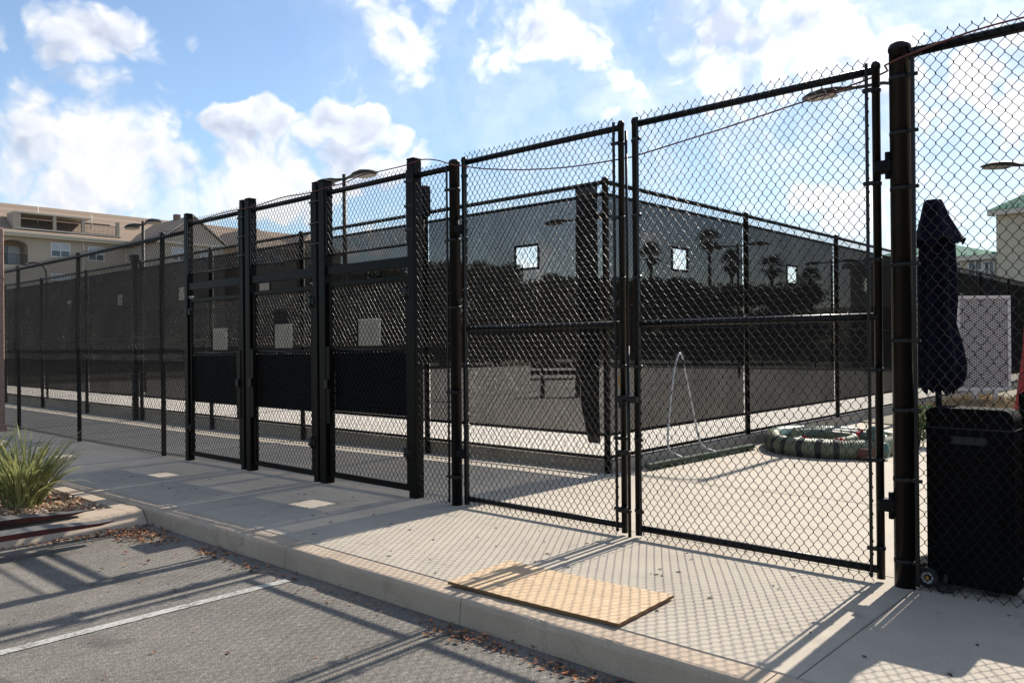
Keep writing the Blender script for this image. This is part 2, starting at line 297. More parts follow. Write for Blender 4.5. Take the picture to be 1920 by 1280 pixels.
# ------------------------------------------------------------------ mesh building
class MB:
    def __init__(s): s.v = []; s.f = []; s.s = []; s.mi = []
    def add(s, vs, fs, smooth=False, mi=0):
        k = len(s.v); s.v += [tuple(p) for p in vs]; s.f += [tuple(i+k for i in f) for f in fs]; s.s += [smooth]*len(fs); s.mi += [mi]*len(fs); return s
    def box(s, x0, x1, y0, y1, z0, z1, ch=0., mi=0):
        if ch <= 0:
            vs = [(x, y, z) for z in (z0, z1) for y in (y0, y1) for x in (x0, x1)]
            return s.add(vs, [(0, 2, 3, 1), (4, 5, 7, 6), (0, 1, 5, 4), (2, 6, 7, 3), (0, 4, 6, 2), (1, 3, 7, 5)], False, mi)
        bm = bmesh.new(); bmesh.ops.create_cube(bm, size=1)
        for v in bm.verts: v.co = ((x0+x1)/2+v.co.x*(x1-x0), (y0+y1)/2+v.co.y*(y1-y0), (z0+z1)/2+v.co.z*(z1-z0))
        bmesh.ops.bevel(bm, geom=bm.edges[:], offset=ch, segments=1, affect='EDGES'); bm.verts.index_update()
        s.add([v.co[:] for v in bm.verts], [[v.index for v in f.verts] for f in bm.faces], False, mi); bm.free(); return s
    def tube(s, path, r, n=10, cap=True, closed=False, mi=0, smooth=True):
        P = [Vector(p) for p in path]; K = len(P); rr = r if hasattr(r, '__len__') else [r]*K
        t0 = (P[1]-P[0]).normalized(); ref = Vector((0, 0, 1)) if abs(t0.z) < .9 else Vector((1, 0, 0)); nx = t0.cross(ref).normalized(); vs = []
        for i in range(K):
            if closed: t = (P[(i+1) % K]-P[i-1]).normalized()
            else: t = (P[min(i+1, K-1)]-P[max(i-1, 0)]).normalized()
            nx = (nx-t*nx.dot(t)).normalized(); ny = t.cross(nx)
            for j in range(n):
                a = 2*math.pi*j/n; vs.append(P[i]+(nx*math.cos(a)+ny*math.sin(a))*rr[i])
        fs = []
        for i in range(K if closed else K-1):
            q = (i+1) % K
            for j in range(n): k = (j+1) % n; fs.append((i*n+j, i*n+k, q*n+k, q*n+j))
        b = len(s.v); s.add(vs, fs, smooth, mi)
        if cap and not closed:
            s.f += [tuple(b+j for j in reversed(range(n))), tuple(b+(K-1)*n+j for j in range(n))]; s.s += [False]*2; s.mi += [mi]*2
        return s
    def lathe(s, prof, n=16, c=(0, 0, 0), mi=0, smooth=True):
        vs = [(c[0]+r*math.cos(2*math.pi*j/n), c[1]+r*math.sin(2*math.pi*j/n), c[2]+z) for r, z in prof for j in range(n)]
        fs = [(i*n+j, i*n+(j+1) % n, (i+1)*n+(j+1) % n, (i+1)*n+j) for i in range(len(prof)-1) for j in range(n)]
        b = len(s.v); s.add(vs, fs, smooth, mi)
        if prof[0][0] > 1e-4: s.f.append(tuple(b+j for j in reversed(range(n)))); s.s.append(False); s.mi.append(mi)
        if prof[-1][0] > 1e-4: s.f.append(tuple(b+(len(prof)-1)*n+j for j in range(n))); s.s.append(False); s.mi.append(mi)
        return s
    def prism(s, poly, d0, d1, axis='x', mi=0):
        n = len(poly)
        mk = {'x': lambda p, d: (d, p[0], p[1]), 'y': lambda p, d: (p[0], d, p[1]), 'z': lambda p, d: (p[0], p[1], d)}[axis]
        vs = [mk(p, d0) for p in poly]+[mk(p, d1) for p in poly]
        return s.add(vs, [tuple(range(n)), tuple(range(2*n-1, n-1, -1))]+[(i, i+n, (i+1) % n+n, (i+1) % n) for i in range(n)], False, mi)
    def mesh(s, name, mats):
        me = bpy.data.meshes.new(name); me.from_pydata(s.v, [], s.f); me.polygons.foreach_set('use_smooth', s.s)
        for x in (mats if isinstance(mats, (list, tuple)) else [mats]): me.materials.append(M[x] if isinstance(x, str) else x)
        if any(s.mi): me.polygons.foreach_set('material_index', s.mi)
        bm = bmesh.new(); bm.from_mesh(me); bmesh.ops.recalc_face_normals(bm, faces=bm.faces[:]); bm.to_mesh(me); bm.free()
        me.update(); return me
    def obj(s, name, mats, parent=None, **k): return link(name, s.mesh(name, mats), parent, **k)
def link(name, data, parent=None, loc=(0, 0, 0), rz=0., label=None, cat=None, group=None, kind=None):
    o = bpy.data.objects.new(name, data); COL.objects.link(o); o.location = loc; o.rotation_euler = (0, 0, rz)
    if parent: o.parent = parent
    if label: o['label'] = label
    if cat: o['category'] = cat
    if group: o['group'] = group
    if kind: o['kind'] = kind
    return o
def thing(name, label, cat, loc=(0, 0, 0), rz=0., group=None): return link(name, None, None, loc, rz, label, cat, group)
def npmesh(name, v, f, mat, smooth=True, col=None):
    v = np.asarray(v, np.float32); f = np.asarray(f, np.int32); k = f.shape[1]
    me = bpy.data.meshes.new(name); me.vertices.add(len(v)); me.vertices.foreach_set('co', v.ravel())
    me.loops.add(f.size); me.loops.foreach_set('vertex_index', f.ravel()); me.polygons.add(len(f))
    me.polygons.foreach_set('loop_start', np.arange(0, f.size, k, dtype=np.int32))
    me.polygons.foreach_set('use_smooth', np.full(len(f), smooth)); me.update(calc_edges=True)
    if col is not None:
        a = me.color_attributes.new('Col', 'FLOAT_COLOR', 'POINT'); c = np.ones((len(v), 4), np.float32); c[:, :3] = col; a.data.foreach_set('color', c.ravel())
    me.materials.append(M[mat]); return me
def gz(x): return -.0115*min(max(0., -6.-x), 7.)      # the walk falls gently towards the left

def chain(x0, x1, z0, z1, w=.060, h=.079, r=.0023, n=4, jit=.0012, kn=0.):
    """chain link fabric in the local XZ plane: vertical zigzag wires that hook into each other"""
    nw = max(2, int(round((x1-x0)/(w/2)))); w2 = (x1-x0)/nw; nk = max(2, int(round((z1-z0)/(h/2)))); h2 = (z1-z0)/nk
    I, K = np.meshgrid(np.arange(nw), np.arange(nk+1), indexing='ij'); par = (I+K) % 2
    cx = x0+w2*(I+par); cz = z0+h2*K
    # shared slow warp, so that neighbouring wires still meet
    ww = .0045*np.sin(cx*3.1+cz*1.3)+.003*np.sin(cx*7.7-cz*2.1+1)
    rx = x0+w2*(I+par); yy = np.where(par == 1, .0022, -.0022)+.006*np.sin(cx*2.2+.7)*np.sin(cz*1.7)
    rr = np.random.default_rng(int(abs(x0)*1000+nw))
    X = np.clip(cx+ww+np.where(par == 1, .0012, -.0012)+rr.normal(0, jit*.5, I.shape), x0+.001, x1-.001); Z = cz+.003*np.sin(cx*4.)+rr.normal(0, jit, I.shape)
    ang = 2*np.pi*(np.arange(n)+.5)/n
    def tubes(xa, ya, za, xb, yb, zb):       # every strand its own short tube, so that it is shaded along its own slope
        T = np.stack([xb-xa, yb-ya, zb-za], -1); T /= np.linalg.norm(T, axis=-1, keepdims=True)
        U = np.cross(T, np.array([0., 1., 0.])); U /= np.linalg.norm(U, axis=-1, keepdims=True); Wv = np.cross(U, T)
        ofs = r*(U[..., None, :]*np.cos(ang)[:, None]+Wv[..., None, :]*np.sin(ang)[:, None])
        A_ = np.stack([xa, ya, za], -1)[..., None, :]+ofs; B_ = np.stack([xb, yb, zb], -1)[..., None, :]+ofs
        return np.stack([A_, B_], -3).reshape(-1, 2, n, 3)
    S = [tubes(X[:, :-1], yy[:, :-1], Z[:, :-1]+kn, X[:, 1:], yy[:, 1:], Z[:, 1:]-kn)]
    if kn: S.append(tubes(X, yy, Z-kn*1.3, X+.0004, -yy, Z+kn*1.3))    # short upright twist where two wires hook together
    V = np.concatenate(S); idx = np.arange(V.shape[0]*2*n).reshape(-1, 2, n); a = idx[:, 0]; b = idx[:, 1]
    F = np.stack([a, np.roll(a, -1, 1), np.roll(b, -1, 1), b], -1).reshape(-1, 4)
    return V.reshape(-1, 3), F
def chain_obj(parent, x0, x1, z0, z1, loc=(0, 0, 0), mesh=None, rz=0., **k):
    me = mesh or npmesh('chain_link_mesh', *chain(x0, x1, z0, z1, **k), 'wire')
    return link('chain_link_mesh', me, parent, loc, rz)
def pipe(parent, name, p0, p1, r, mat='black', n=14): return MB().tube([p0, p1], r, n).obj(name, mat, parent)
def post_round(parent, x, y, z0, z1, r, dome=True, mat='black', name='post'):
    pr = [(r, z0), (r, z1-.05)]
    if dome: pr += [(r*1.09, z1-.05), (r*1.09, z1-.028), (r*.95, z1-.012), (r*.6, z1-.002), (0, z1)]
    else: pr += [(r, z1)]
    return MB().lathe(pr, 20, (x, y, 0)).obj(name, mat, parent)
def post_square(parent, x, y, z0, z1, h, mat='brownblack', name='post', ch=.008):
    b = MB().box(x-h, x+h, y-h, y+h, z0, z1-.02, ch); b.box(x-h-.003, x+h+.003, y-h-.003, y+h+.003, z1-.022, z1, .010)
    return b.obj(name, mat, parent)

# ------------------------------------------------------------------ ground, lot, walk, kerb
MB().add([(-900, -900, -.30), (900, -900, -.30), (900, 900, -.30), (-900, 900, -.30)], [(0, 1, 2, 3)]).obj('ground', 'earth', kind='structure')
MB().add([(-60, -70, -.15), (40, -70, -.15), (40, -1.7, -.15), (-60, -1.7, -.15)], [(0, 1, 2, 3)]).obj('parking_lot', 'asphalt', kind='structure')
b = MB(); xs = [-4.835, -4.815, -4.75, -4.73]
K = 60; vs = []; fs = []
for i in range(K+1):
    y = -1.99-i*.085
    for j, x in enumerate((-4.825, -4.748)): vs.append((x+.004*mnoise.noise((i*.7, j*9., 0)), y+(.03*mnoise.noise((j*5., 2., 1)) if i == 0 else 0), -.1455))
for i in range(K): fs.append((2*i, 2*i+1, 2*i+3, 2*i+2))
MB().add(vs, fs).obj('parking_line', 'paint', kind='structure')

walk = link('sidewalk', None, kind='structure')
JX = [-1.43-1.78*k for k in range(-4, 16)]; JX.sort()
def slabs(parent, xs, y0, y1, mat, z=0., name='paving_slab', gap=.006, nx=6):
    for a, c in zip(xs[:-1], xs[1:]):
        vs = []; fs = []; X = np.linspace(a+gap/2, c-gap/2, nx)
        prof = [(y0+gap/2, -.1), (y0+gap/2, -.006), (y0+gap/2+.006, 0), (y1-gap/2-.006, 0), (y1-gap/2, -.006), (y1-gap/2, -.1)]
        for i, x in enumerate(X):
            e = -.005 if i in (0, nx-1) else 0.
            for (yy, zz) in prof: vs.append((x, yy, z+zz+gz(x)+(e if zz == 0 else 0)))
        # a narrow chamfer at both ends
        X2 = [X[0], X[0]+.006]+list(X[1:-1])+[X[-1]-.006, X[-1]]; vs = []
        for i, x in enumerate(X2):
            e = -.005 if i in (0, len(X2)-1) else 0.
            for (yy, zz) in prof: vs.append((x, yy, z+zz+gz(x)+(e if zz == 0 else 0)))
        q = len(prof)
        for i in range(len(X2)-1):
            for j in range(q-1): fs.append((i*q+j, i*q+j+1, (i+1)*q+j+1, (i+1)*q+j))
        fs.append(tuple(range(q))); fs.append(tuple((len(X2)-1)*q+j for j in range(q)))
        MB().add(vs, fs).obj(name, mat, parent)
slabs(walk, JX, -1.655, .14, 'concrete')
bed_v = []; XB = np.linspace(-31, 8, 40)
for x in XB: bed_v += [(x, -1.80, gz(x)-.022), (x, 2.6, gz(x)-.022)]
MB().add(bed_v, [(2*i, 2*i+1, 2*i+3, 2*i+2) for i in range(39)]).obj('joint_bed', 'joint', walk)
kerb = link('kerb', None, kind='structure')
KX = [x-.08 for x in JX]
CHIPS = [(-2.72, .16), (-2.30, .12), (-4.55, .10), (-5.6, .06), (-3.05, .07), (-6.2, .07)]
for a, c in zip(KX[:-1], KX[1:]):
    near = -9 < a < 1
    n = 60 if near else 6; X = np.linspace(a+.003, c-.003, n); vs = []; fs = []
    prof = [(-1.662, -.05), (-1.662, -.004), (-1.668, 0), (-1.80, 0), (-1.815, -.004), (-1.826, -.014), (-1.832, -.03), (-1.84, -.16)]
    for i, x in enumerate(X):
        chip = 0.
        for (cx, cw) in CHIPS:
            if abs(x-cx) < cw: chip = max(chip, (1-abs(x-cx)/cw)**.5*(.6+.8*mnoise.noise((x*40, 3, 1))))
        for j, (yy, zz) in enumerate(prof):
            k = .003*mnoise.noise((x*6, j, .5)) if 3 <= j <= 6 else 0
            d = chip*(.022 if j in (4, 5) else .014 if j in (3, 6) else 0)
            vs.append((x, yy+d+k*.6, zz+gz(x)-d*.8+k))
    q = len(prof)
    for i in range(n-1):
        for j in range(q-1): fs.append((i*q+j, i*q+j+1, (i+1)*q+j+1, (i+1)*q+j))
    fs += [tuple(range(q)), tuple((n-1)*q+j for j in range(q))]
    o = MB().add(vs, fs).obj('kerb_stone', 'kerb', kerb)
yard = link('yard', None, kind='structure')
YX = [-31.9, -28.3, -24.8, -21.2, -17.7, -14.1, -10.5, -6.97, -3.4, .16, 3.7, 7.3]
slabs(yard, YX, .14, 2.32, 'yard', -.001); 
YX2 = [-5.17, -3.4, .16, 3.7, 7.3]
for y0, y1 in ((2.32, 5.0), (5.0, 8.5), (8.5, 12.)): slabs(yard, YX2, y0, y1, 'yard', -.001)
MB().add([(-5.2, 2.5, -.025), (8, 2.5, -.025), (8, 12, -.025), (-5.2, 12, -.025)], [(0, 1, 2, 3)]).obj('joint_bed', 'joint', yard)
MB().add([(-5.1, 12, -.02), (12, 12, -.02), (12, 45, -.02), (-5.1, 45, -.02)], [(0, 1, 2, 3)]).obj('planting_ground', 'earth', kind='structure')
MB().add([(-34.2, 2.4, .06), (-5.22, 2.4, .06), (-5.22, 37, .06), (-34.2, 37, .06)], [(0, 1, 2, 3)]).obj('tennis_court', 'court', kind='structure')
curb = MB().box(-34.3, -5.16, 2.31, 2.45, -.2, .135, .012).box(-5.27, -5.13, 2.45, 37.1, -.2, .133, .012).obj('court_curb', 'curbwall', kind='structure')

# planter
PZ = -.03
planter = link('planter_kerb', None, kind='structure')
def ksweep(path, prof, parent, name, mat):
    vs = []; q = len(prof)
    for (p, nrm) in path:
        for (d, z) in prof: vs.append((p[0]+nrm[0]*d, p[1]+nrm[1]*d, z))
    fs = [(i*q+j, i*q+j+1, (i+1)*q+j+1, (i+1)*q+j) for i in range(len(path)-1) for j in range(q-1)]
    return MB().add(vs, fs, False).obj(name, mat, parent)
# face towards the lot: sloped concrete, runs along -Y
ksweep([((-7.36, -1.845-.0), (1, 0)), ((-7.37, -2.6), (1, 0)), ((-7.37, -3.6), (1, 0)), ((-7.37, -6.5), (1, 0))], [(-.30, -.2), (-.30, -.03), (-.19, -.022), (-.17, -.022), (-.03, -.035), (.10, -.149), (.12, -.2)], planter, 'kerb_stone', 'kerb')
ksweep([((-7.55, -1.845), (0, -1)), ((-9.5, -1.845), (0, -1)), ((-20, -1.845), (0, -1))], [(0, -.2), (0, -.035), (.012, -.028), (.14, -.03), (.16, -.2)], planter, 'kerb_stone', 'kerb')
MB().add([(-20, -7, PZ-.05), (-7.5, -7, PZ-.05), (-7.5, -1.9, PZ-.05), (-20, -1.9, PZ-.05)], [(0, 1, 2, 3)]).obj('planter_bed', 'earth', kind='structure')
def ico(sub=1):
    bm = bmesh.new(); bmesh.ops.create_icosphere(bm, subdivisions=sub, radius=1); v = np.array([x.co[:] for x in bm.verts]); f = np.array([[q.index for q in x.verts] for x in bm.faces]); bm.free(); return v, f
IV, IF = ico(1)
def stones(n, xr, yr, size, zf, cols):
    V = []; F = []; C = []; k = 0
    for i in range(n):
        s = RNG.uniform(*size); sc = s*np.array([RNG.uniform(.7, 1.3), RNG.uniform(.7, 1.3), RNG.uniform(.45, .8)])
        v = IV*(1+RNG.normal(0, .12, (12, 1)) if len(IV) == 12 else 1+RNG.normal(0, .10, (len(IV), 1)))*sc
        a = RNG.uniform(0, 6.28); q = Quaternion((RNG.normal(), RNG.normal(), RNG.normal(), RNG.normal())).normalized().to_matrix()
        v = v@(np.array(q)*.4+np.eye(3)*.6).T
        x = RNG.uniform(*xr); y = RNG.uniform(*yr); V.append(v+np.array([x, y, zf(x, y)+RNG.uniform(-.2, .9)*s])); F.append(IF+k); k += len(IV)
        c = np.array(cols[RNG.integers(len(cols))])*RNG.uniform(.7, 1.25); C.append(np.tile(c, (len(IV), 1)))
    return np.concatenate(V), np.concatenate(F), np.concatenate(C)
GC = [(.42, .29, .18), (.50, .38, .26), (.30, .16, .09), (.38, .25, .17), (.55, .46, .36), (.34, .14, .09), (.45, .30, .17), (.25, .17, .12)]
v, f, c = stones(4200, (-9.9, -7.56), (-3.7, -2.0), (.012, .030), lambda x, y: PZ-.02+.03*mnoise.noise((x*2, y*2, 0)), GC)
link('gravel', npmesh('gravel', v, f, 'stones', False, c), kind='stuff', label='tan and reddish brown pebbles covering the planter bed', cat='gravel')

# dry leaves and grit lying in the gutter
def litter(spots):
    V = []; F = []; C = []; k = 0
    cols = [(.22, .085, .04), (.30, .12, .055), (.16, .07, .04), (.10, .05, .03), (.36, .18, .09), (.26, .16, .09)]
    for (x, y, sx, sy, n, z0, sz) in spots:
        for i in range(n):
            L = RNG.uniform(.4, 1.25)*sz; wd = L*RNG.uniform(.3, .55); cu = RNG.uniform(.1, .7)*L; a = RNG.uniform(0, 6.28); til = RNG.normal(0, .35)
            px = x+RNG.normal(0, sx); py = min(y+RNG.normal(0, sy), -1.85); pz = z0+RNG.uniform(.002, .016)
            ca, sa = math.cos(a), math.sin(a)
            pts = [(-L/2, 0, cu*.5), (-L*.15, wd/2, cu*.12), (-L*.15, -wd/2, cu*.1), (L*.15, wd/2, cu*.1), (L*.15, -wd/2, cu*.14), (L/2, 0, cu*.45), (0, 0, 0)]
            for (u, w_, h_) in pts: V.append((px+u*ca-w_*sa, py+u*sa+w_*ca, pz+abs(h_+w_*til)))
            F += [(k, k+1, k+6), (k, k+6, k+2), (k+1, k+3, k+6), (k+2, k+6, k+4), (k+3, k+5, k+6), (k+6, k+5, k+4)]; k += 7
            c = np.array(cols[RNG.integers(len(cols))])*RNG.uniform(.6, 1.3); C += [c]*7
    return np.array(V), np.array(F), np.array(C)
sp = [(-7.0, -2.12, .16, .12, 260, -.15, .05), (-7.15, -2.5, .05, .25, 130, -.15, .04), (-6.65, -2.05, .15, .09, 90, -.15, .045), (-5.85, -1.98, .12, .05, 50, -.15, .045), (-5.2, -1.99, .25, .05, 22, -.15, .05),
      (-4.4, -1.96, .5, .06, 40, -.15, .03), (-3.25, -1.96, .10, .05, 45, -.15, .045), (-2.95, -1.95, .14, .04, 60, -.15, .04), (-2.55, -1.95, .12, .04, 40, -.15, .04), (-2.2, -1.97, .1, .05, 25, -.15, .045),
      (-4.5, -3.0, 1.1, .6, 26, -.15, .035), (-6.2, -2.4, .4, .2, 10, -.15, .045), (-6.0, -2.0, 2., .1, 80, -.15, .02), (-3.5, -2.0, 1.5, .1, 80, -.15, .018)]
v, f, c = litter(sp); link('leaf_litter', npmesh('leaf_litter', v, f, 'litter', False, c), kind='stuff', label='dry brown leaves and bits gathered along the kerb gutter', cat='leaf litter')
# a few bits on the walk
V = []; F = []; C = []; k = 0
for i in range(70):
    x = RNG.uniform(-10, -.8); y = RNG.uniform(-1.6, -.1); s = RNG.uniform(.006, .016); a = RNG.uniform(0, 3.14); ca, sa = math.cos(a)*s*1.6, math.sin(a)*s*1.6
    z = gz(x); V += [(x-ca, y-sa, z+.002), (x+sa*.4, y-ca*.4, z+.007), (x+ca, y+sa, z+.003), (x-sa*.4, y+ca*.4, z+.006)]; F.append((k, k+1, k+2, k+3)); k += 4; C += [np.array((.06, .045, .03))*RNG.uniform(.6, 1.6)]*4
link('walk_debris', npmesh('walk_debris', V, F, 'litter', False, np.array(C)), kind='stuff', label='small dark leaf bits scattered over the sidewalk', cat='debris')

# ------------------------------------------------------------------ main fence
ZT = 3.02
# left fixed run
fl = thing('chain_link_fence', 'black chain link fence running left from the pedestrian gates beside the sidewalk', 'fence', (-11, 0, 0))
def P(o, par): o.matrix_parent_inverse = Matrix.Translation(-Vector(par.location)) if par.rotation_euler.z == 0 else par.matrix_world.inverted(); return o
XP = [-19.95, -16.98, -14.03, -11.0]
for x in XP: P(post_round(fl, x, .0, gz(x)-.05, gz(x)+3.06, .032), fl)
P(MB().tube([(x, -.005, gz(x)+2.985) for x in (-22, -19.9, -17, -14, -11, -10.25)], .026, 12).obj('top_rail', 'black', fl), fl)
P(MB().tube([(x, -.03, gz(x)+.05) for x in (-22, -19.9, -17, -14, -11, -10.25)], .004, 6).obj('tension_wire', 'wire', fl), fl)
me_bay = npmesh('chain_link_mesh', *chain(0, 2.97, .015, 3.04), 'wire')
for x in (-19.95, -16.98, -14.0): P(chain_obj(fl, 0, 0, 0, 0, (x, -.038, gz(x+1.5)), me_bay), fl)
P(chain_obj(fl, -11.02, -10.28, .015, 3.04, (0, -.038, gz(-10.6))), fl)

# pedestrian gate surround: posts, headers, transoms
gs = thing('gate_surround', 'dark square posts and headers framing the three pedestrian gates', 'gate frame', (-8, 0, 0))
DP = [(-10.24, .045), (-8.845, .040), (-8.69, .052), (-7.335, .042), (-7.185, .056), (-5.765, .052)]
for x, h in DP: P(post_square(gs, x, 0, gz(x)-.06, 3.165, h), gs)
BAYS = [(-10.24+.045, -8.845-.04), (-8.69+.052, -7.335-.042), (-7.185+.056, -5.765-.052)]
for a, c in BAYS:
    P(pipe(gs, 'top_rail', (a-.01, 0, 3.025), (c+.01, 0, 3.025), .026), gs)
    P(pipe(gs, 'transom_rail', (a-.01, 0, 2.37), (c+.01, 0, 2.37), .012), gs)
    P(MB().box(a, c, -.03, .03, 2.155, 2.255, .006).obj('header', 'brownblack', gs), gs)
    P(chain_obj(gs, a+.02, c-.02, 2.365, 3.085, (0, -.03, 0)), gs)
    for x in (a+.012, c-.012): P(MB().box(x-.008, x+.008, -.042, -.030, 2.36, 3.06).obj('tension_bar', 'black', gs), gs)
    for z in (2.5, 2.72, 2.95): P(MB().box(c-.03, c+.095, -.056, .056, z-.012, z+.012, .004).obj('tension_band', 'black', gs), gs)
GATE_L = ['pedestrian gate farthest from the camera, with beige plate, next to the plain fence run', 'middle pedestrian gate of the three, black lower panel and beige plate', 'pedestrian gate nearest the drive gates, with beige plate and black lower panel']
for i, (a, c) in enumerate(BAYS):
    g = thing('pedestrian_gate', GATE_L[i], 'gate', ((a+c)/2, 0, gz((a+c)/2)), 0, 'pedestrian gates in a row')
    hw = (c-a)/2-.022; s = .042
    for x in (-hw+s/2, hw-s/2): MB().box(x-s/2, x+s/2, -.022, .022, .06, 2.09, .005).obj('stile', 'brownblack', g)
    for nm, z0, z1 in (('bottom_rail', .06, .115), ('top_rail', 2.045, 2.09)): MB().box(-hw+s, hw-s, -.02, .02, z0, z1, .004).obj(nm, 'brownblack', g)
    MB().tube([(-hw+s, 0, 1.385), (hw-s, 0, 1.385)], .010, 8).obj('mid_rail', 'black', g)
    chain_obj(g, -hw+s+.004, hw-s-.004, .105, 2.05, (0, -.006, 0))
    MB().box(-hw+s+.006, hw-s-.006, .014, .022, .755, 1.375, .003).obj('lower_panel', 'screen_door', g)
    px = (-9.464, -8.03, -6.476)[i]-(a+c)/2; MB().box(px-.175, px+.175, .012, .02, 1.425, 1.695, .003).obj('plate', 'plate', g)
    hx = hw*(1 if i else -1)*1.0
    if i == 0: hx = -hw
    sg = 1 if hx > 0 else -1
    for z in (.42, 1.92): MB().box(hx-.055, hx+.055, -.055, -.015, z-.045, z+.045, .008).tube([(hx+sg*.01, -.05, z-.06), (hx+sg*.01, -.05, z+.06)], .018, 10).obj('hinge', 'black', g)
    MB().box(-hx-.045*1, -hx+.045*1, -.05, -.034, .62, 1.42, .004).obj('latch_guard', 'brownblack', g)
    MB().box(-hx-.03, -hx+.03, -.075, -.05, .98, 1.08, .008).obj('latch', 'black', g)
    MB().tube([(hx-sg*.0, 0, 2.09), (hx-sg*.0, 0, 2.125)], .022, 10).box(hx-.03, hx+.03, -.03, .03, 2.112, 2.12).obj('stile_cap', 'grey', g)

# narrow panel and gate post left of the drive gates
fm = thing('chain_link_fence', 'narrow black chain link panel with round gate post left of the drive gates', 'fence', (-5.22, 0, 0))
P(post_round(fm, -5.22, 0, -.05, 3.07, .048, name='gate_post'), fm)
P(pipe(fm, 'top_rail', (-5.72, 0, 3.0), (-5.26, 0, 3.0), .026), fm); P(chain_obj(fm, -5.70, -5.275, .0, 3.05, (0, -.03, 0), kn=.0032), fm)
P(MB().box(-5.292, -5.276, -.04, -.028, .02, 3.02).obj('tension_bar', 'black', fm), fm)
for z in (.25, 1.0, 1.75, 2.35, 2.8): P(MB().lathe([(.052, z-.014), (.055, z-.01), (.055, z+.01), (.052, z+.014)], 20, (-5.22, 0, 0)).box(-5.31, -5.26, -.045, -.025, z-.012, z+.012, .004).obj('tension_band', 'black', fm), fm)

def drive_gate(label, x0, x1, hinge_left):
    g = thing('drive_gate', label, 'gate', ((x0+x1)/2, 0, 0), 0, 'pair of tall drive gates'); hw = (x1-x0)/2; r = .0235
    for sx in (-1, 1):
        pr = [(r, .02), (r, 3.03), (r*1.15, 3.03), (r*1.15, 3.05), (r*.8, 3.068), (0, 3.074)]
        MB().lathe(pr, 16, (sx*(hw-r), 0, 0)).obj('stile', 'black', g)
    for nm, z in (('top_rail', 3.02), ('mid_rail', 1.563), ('bottom_rail', .072)): MB().tube([(-hw+r, 0, z), (hw-r, 0, z)], .0235, 14).obj(nm, 'black', g)
    chain_obj(g, -hw+.055, hw-.055, .004, 3.092, (0, -.0285, 0), kn=.0032)
    for sx in (-1, 1):
        x = sx*(hw-.066); MB().box(x-.008, x+.008, -.042, -.028, .03, 3.06).obj('tension_bar', 'black', g)
        for z in (.20, .72, 1.25, 1.9, 2.35, 2.9):
            MB().lathe([(r+.001, z-.013), (r+.005, z-.009), (r+.005, z+.009), (r+.001, z+.013)], 14, (sx*(hw-r), 0, 0)).box(min(sx*(hw-.09), sx*(hw-r)), max(sx*(hw-.09), sx*(hw-r)), -.044, -.022, z-.012, z+.012, .004).obj('tension_band', 'black', g)
    h = -1 if hinge_left else 1
    for z in (.46, 2.44):
        b = MB().box(h*hw-.03-(.0 if h > 0 else .045), h*hw+.03+(.045 if h > 0 else 0), -.038, .04, z-.036, z+.036, .010)
        b.tube([(h*(hw+.045), -.02, z-.075), (h*(hw+.045), -.02, z+.08)], .016, 10); b.tube([(h*(hw+.02), .0, z+.02), (h*(hw+.09), .0, z+.02)], .012, 8)
        b.obj('hinge', 'panel', g)
    for i in range(5):   # wire ties on the rails
        for z in (3.02, .072, 1.563):
            x = -hw+.2+i*(2*hw-.4)/4
            MB().tube([(x, -.036, z+.02), (x+.004, -.028, z+.028), (x+.006, .0, z+.03), (x+.004, .03, z), (x, 0, z-.03), (x-.004, -.034, z-.024), (x+.012, -.05, z-.05)], .0016, 5).obj('tie_wire', 'wire', g)
    return g
gl_ = drive_gate('left leaf of the tall black chain link drive gates', -5.12, -3.41, True)
gr_ = drive_gate('right leaf of the tall black chain link drive gates, hinged on the thick post', -3.335, -1.595, False)
hw = (5.12-3.41)/2
b = MB().tube([(hw+.034, -.02, .0), (hw+.034, -.02, 1.40)], .013, 10); b.obj('drop_rod', 'black', gl_)
b = MB().tube([(hw+.034, -.02, 1.4), (hw+.034, -.02, 2.98)], .011, 10); b.obj('centre_rod', 'black', gl_)
for z in (.19, .62): MB().box(hw-.05, hw+.055, -.05, -.018, z-.014, z+.014, .005).obj('rod_guide', 'black', gl_)
MB().box(hw-.06, hw+.12, -.06, .02, .985, 1.035, .01).tube([(hw+.02, -.06, 1.0), (hw+.02, -.11, .99), (hw+.02, -.115, .95)], .009, 8).obj('fork_latch', 'black', gl_)
MB().box(hw-.09, hw-.05, .02, .045, 1.10, 1.15, .008).tube([(hw-.085, .03, 1.15), (hw-.085, .03, 1.18), (hw-.07, .03, 1.195), (hw-.055, .03, 1.18), (hw-.055, .03, 1.15)], .004, 8).obj('padlock', 'brass', gl_)

# right fixed panel with the thick post
fr = thing('chain_link_fence', 'chain link panel right of the thick gate post, in front of the black cart', 'fence', (-1.48, 0, 0))
P(post_round(fr, -1.485, 0, -.05, 3.15, .0575, name='gate_post'), fr)
P(pipe(fr, 'top_rail', (-1.40, 0, 3.075), (1.6, 0, 3.075), .027), fr)
P(MB().tube([(-1.46, 0, 3.045), (-1.43, 0, 3.05), (-1.40, 0, 3.075), (-1.36, 0, 3.076)], [.02, .022, .03, .03], 12).obj('rail_end', 'black', fr), fr)
P(chain_obj(fr, -1.405, 1.55, .0, 3.155, (0, -.03, 0), kn=.0032), fr); P(MB().box(-1.416, -1.396, -.043, -.029, .02, 3.09).obj('tension_bar', 'black', fr), fr)
for z in (.15, .62, 1.02, 1.42, 1.86, 2.3, 2.62, 2.94):
    P(MB().lathe([(.058, z-.012), (.060, z-.009), (.060, z+.009), (.058, z+.012)], 22, (-1.485, 0, 0)).box(-1.44, -1.378, -.044, -.022, z-.010, z+.010, .004).obj('tension_band', 'black', fr), fr)
P(post_round(fr, 1.6, 0, -.05, 3.1, .04), fr)
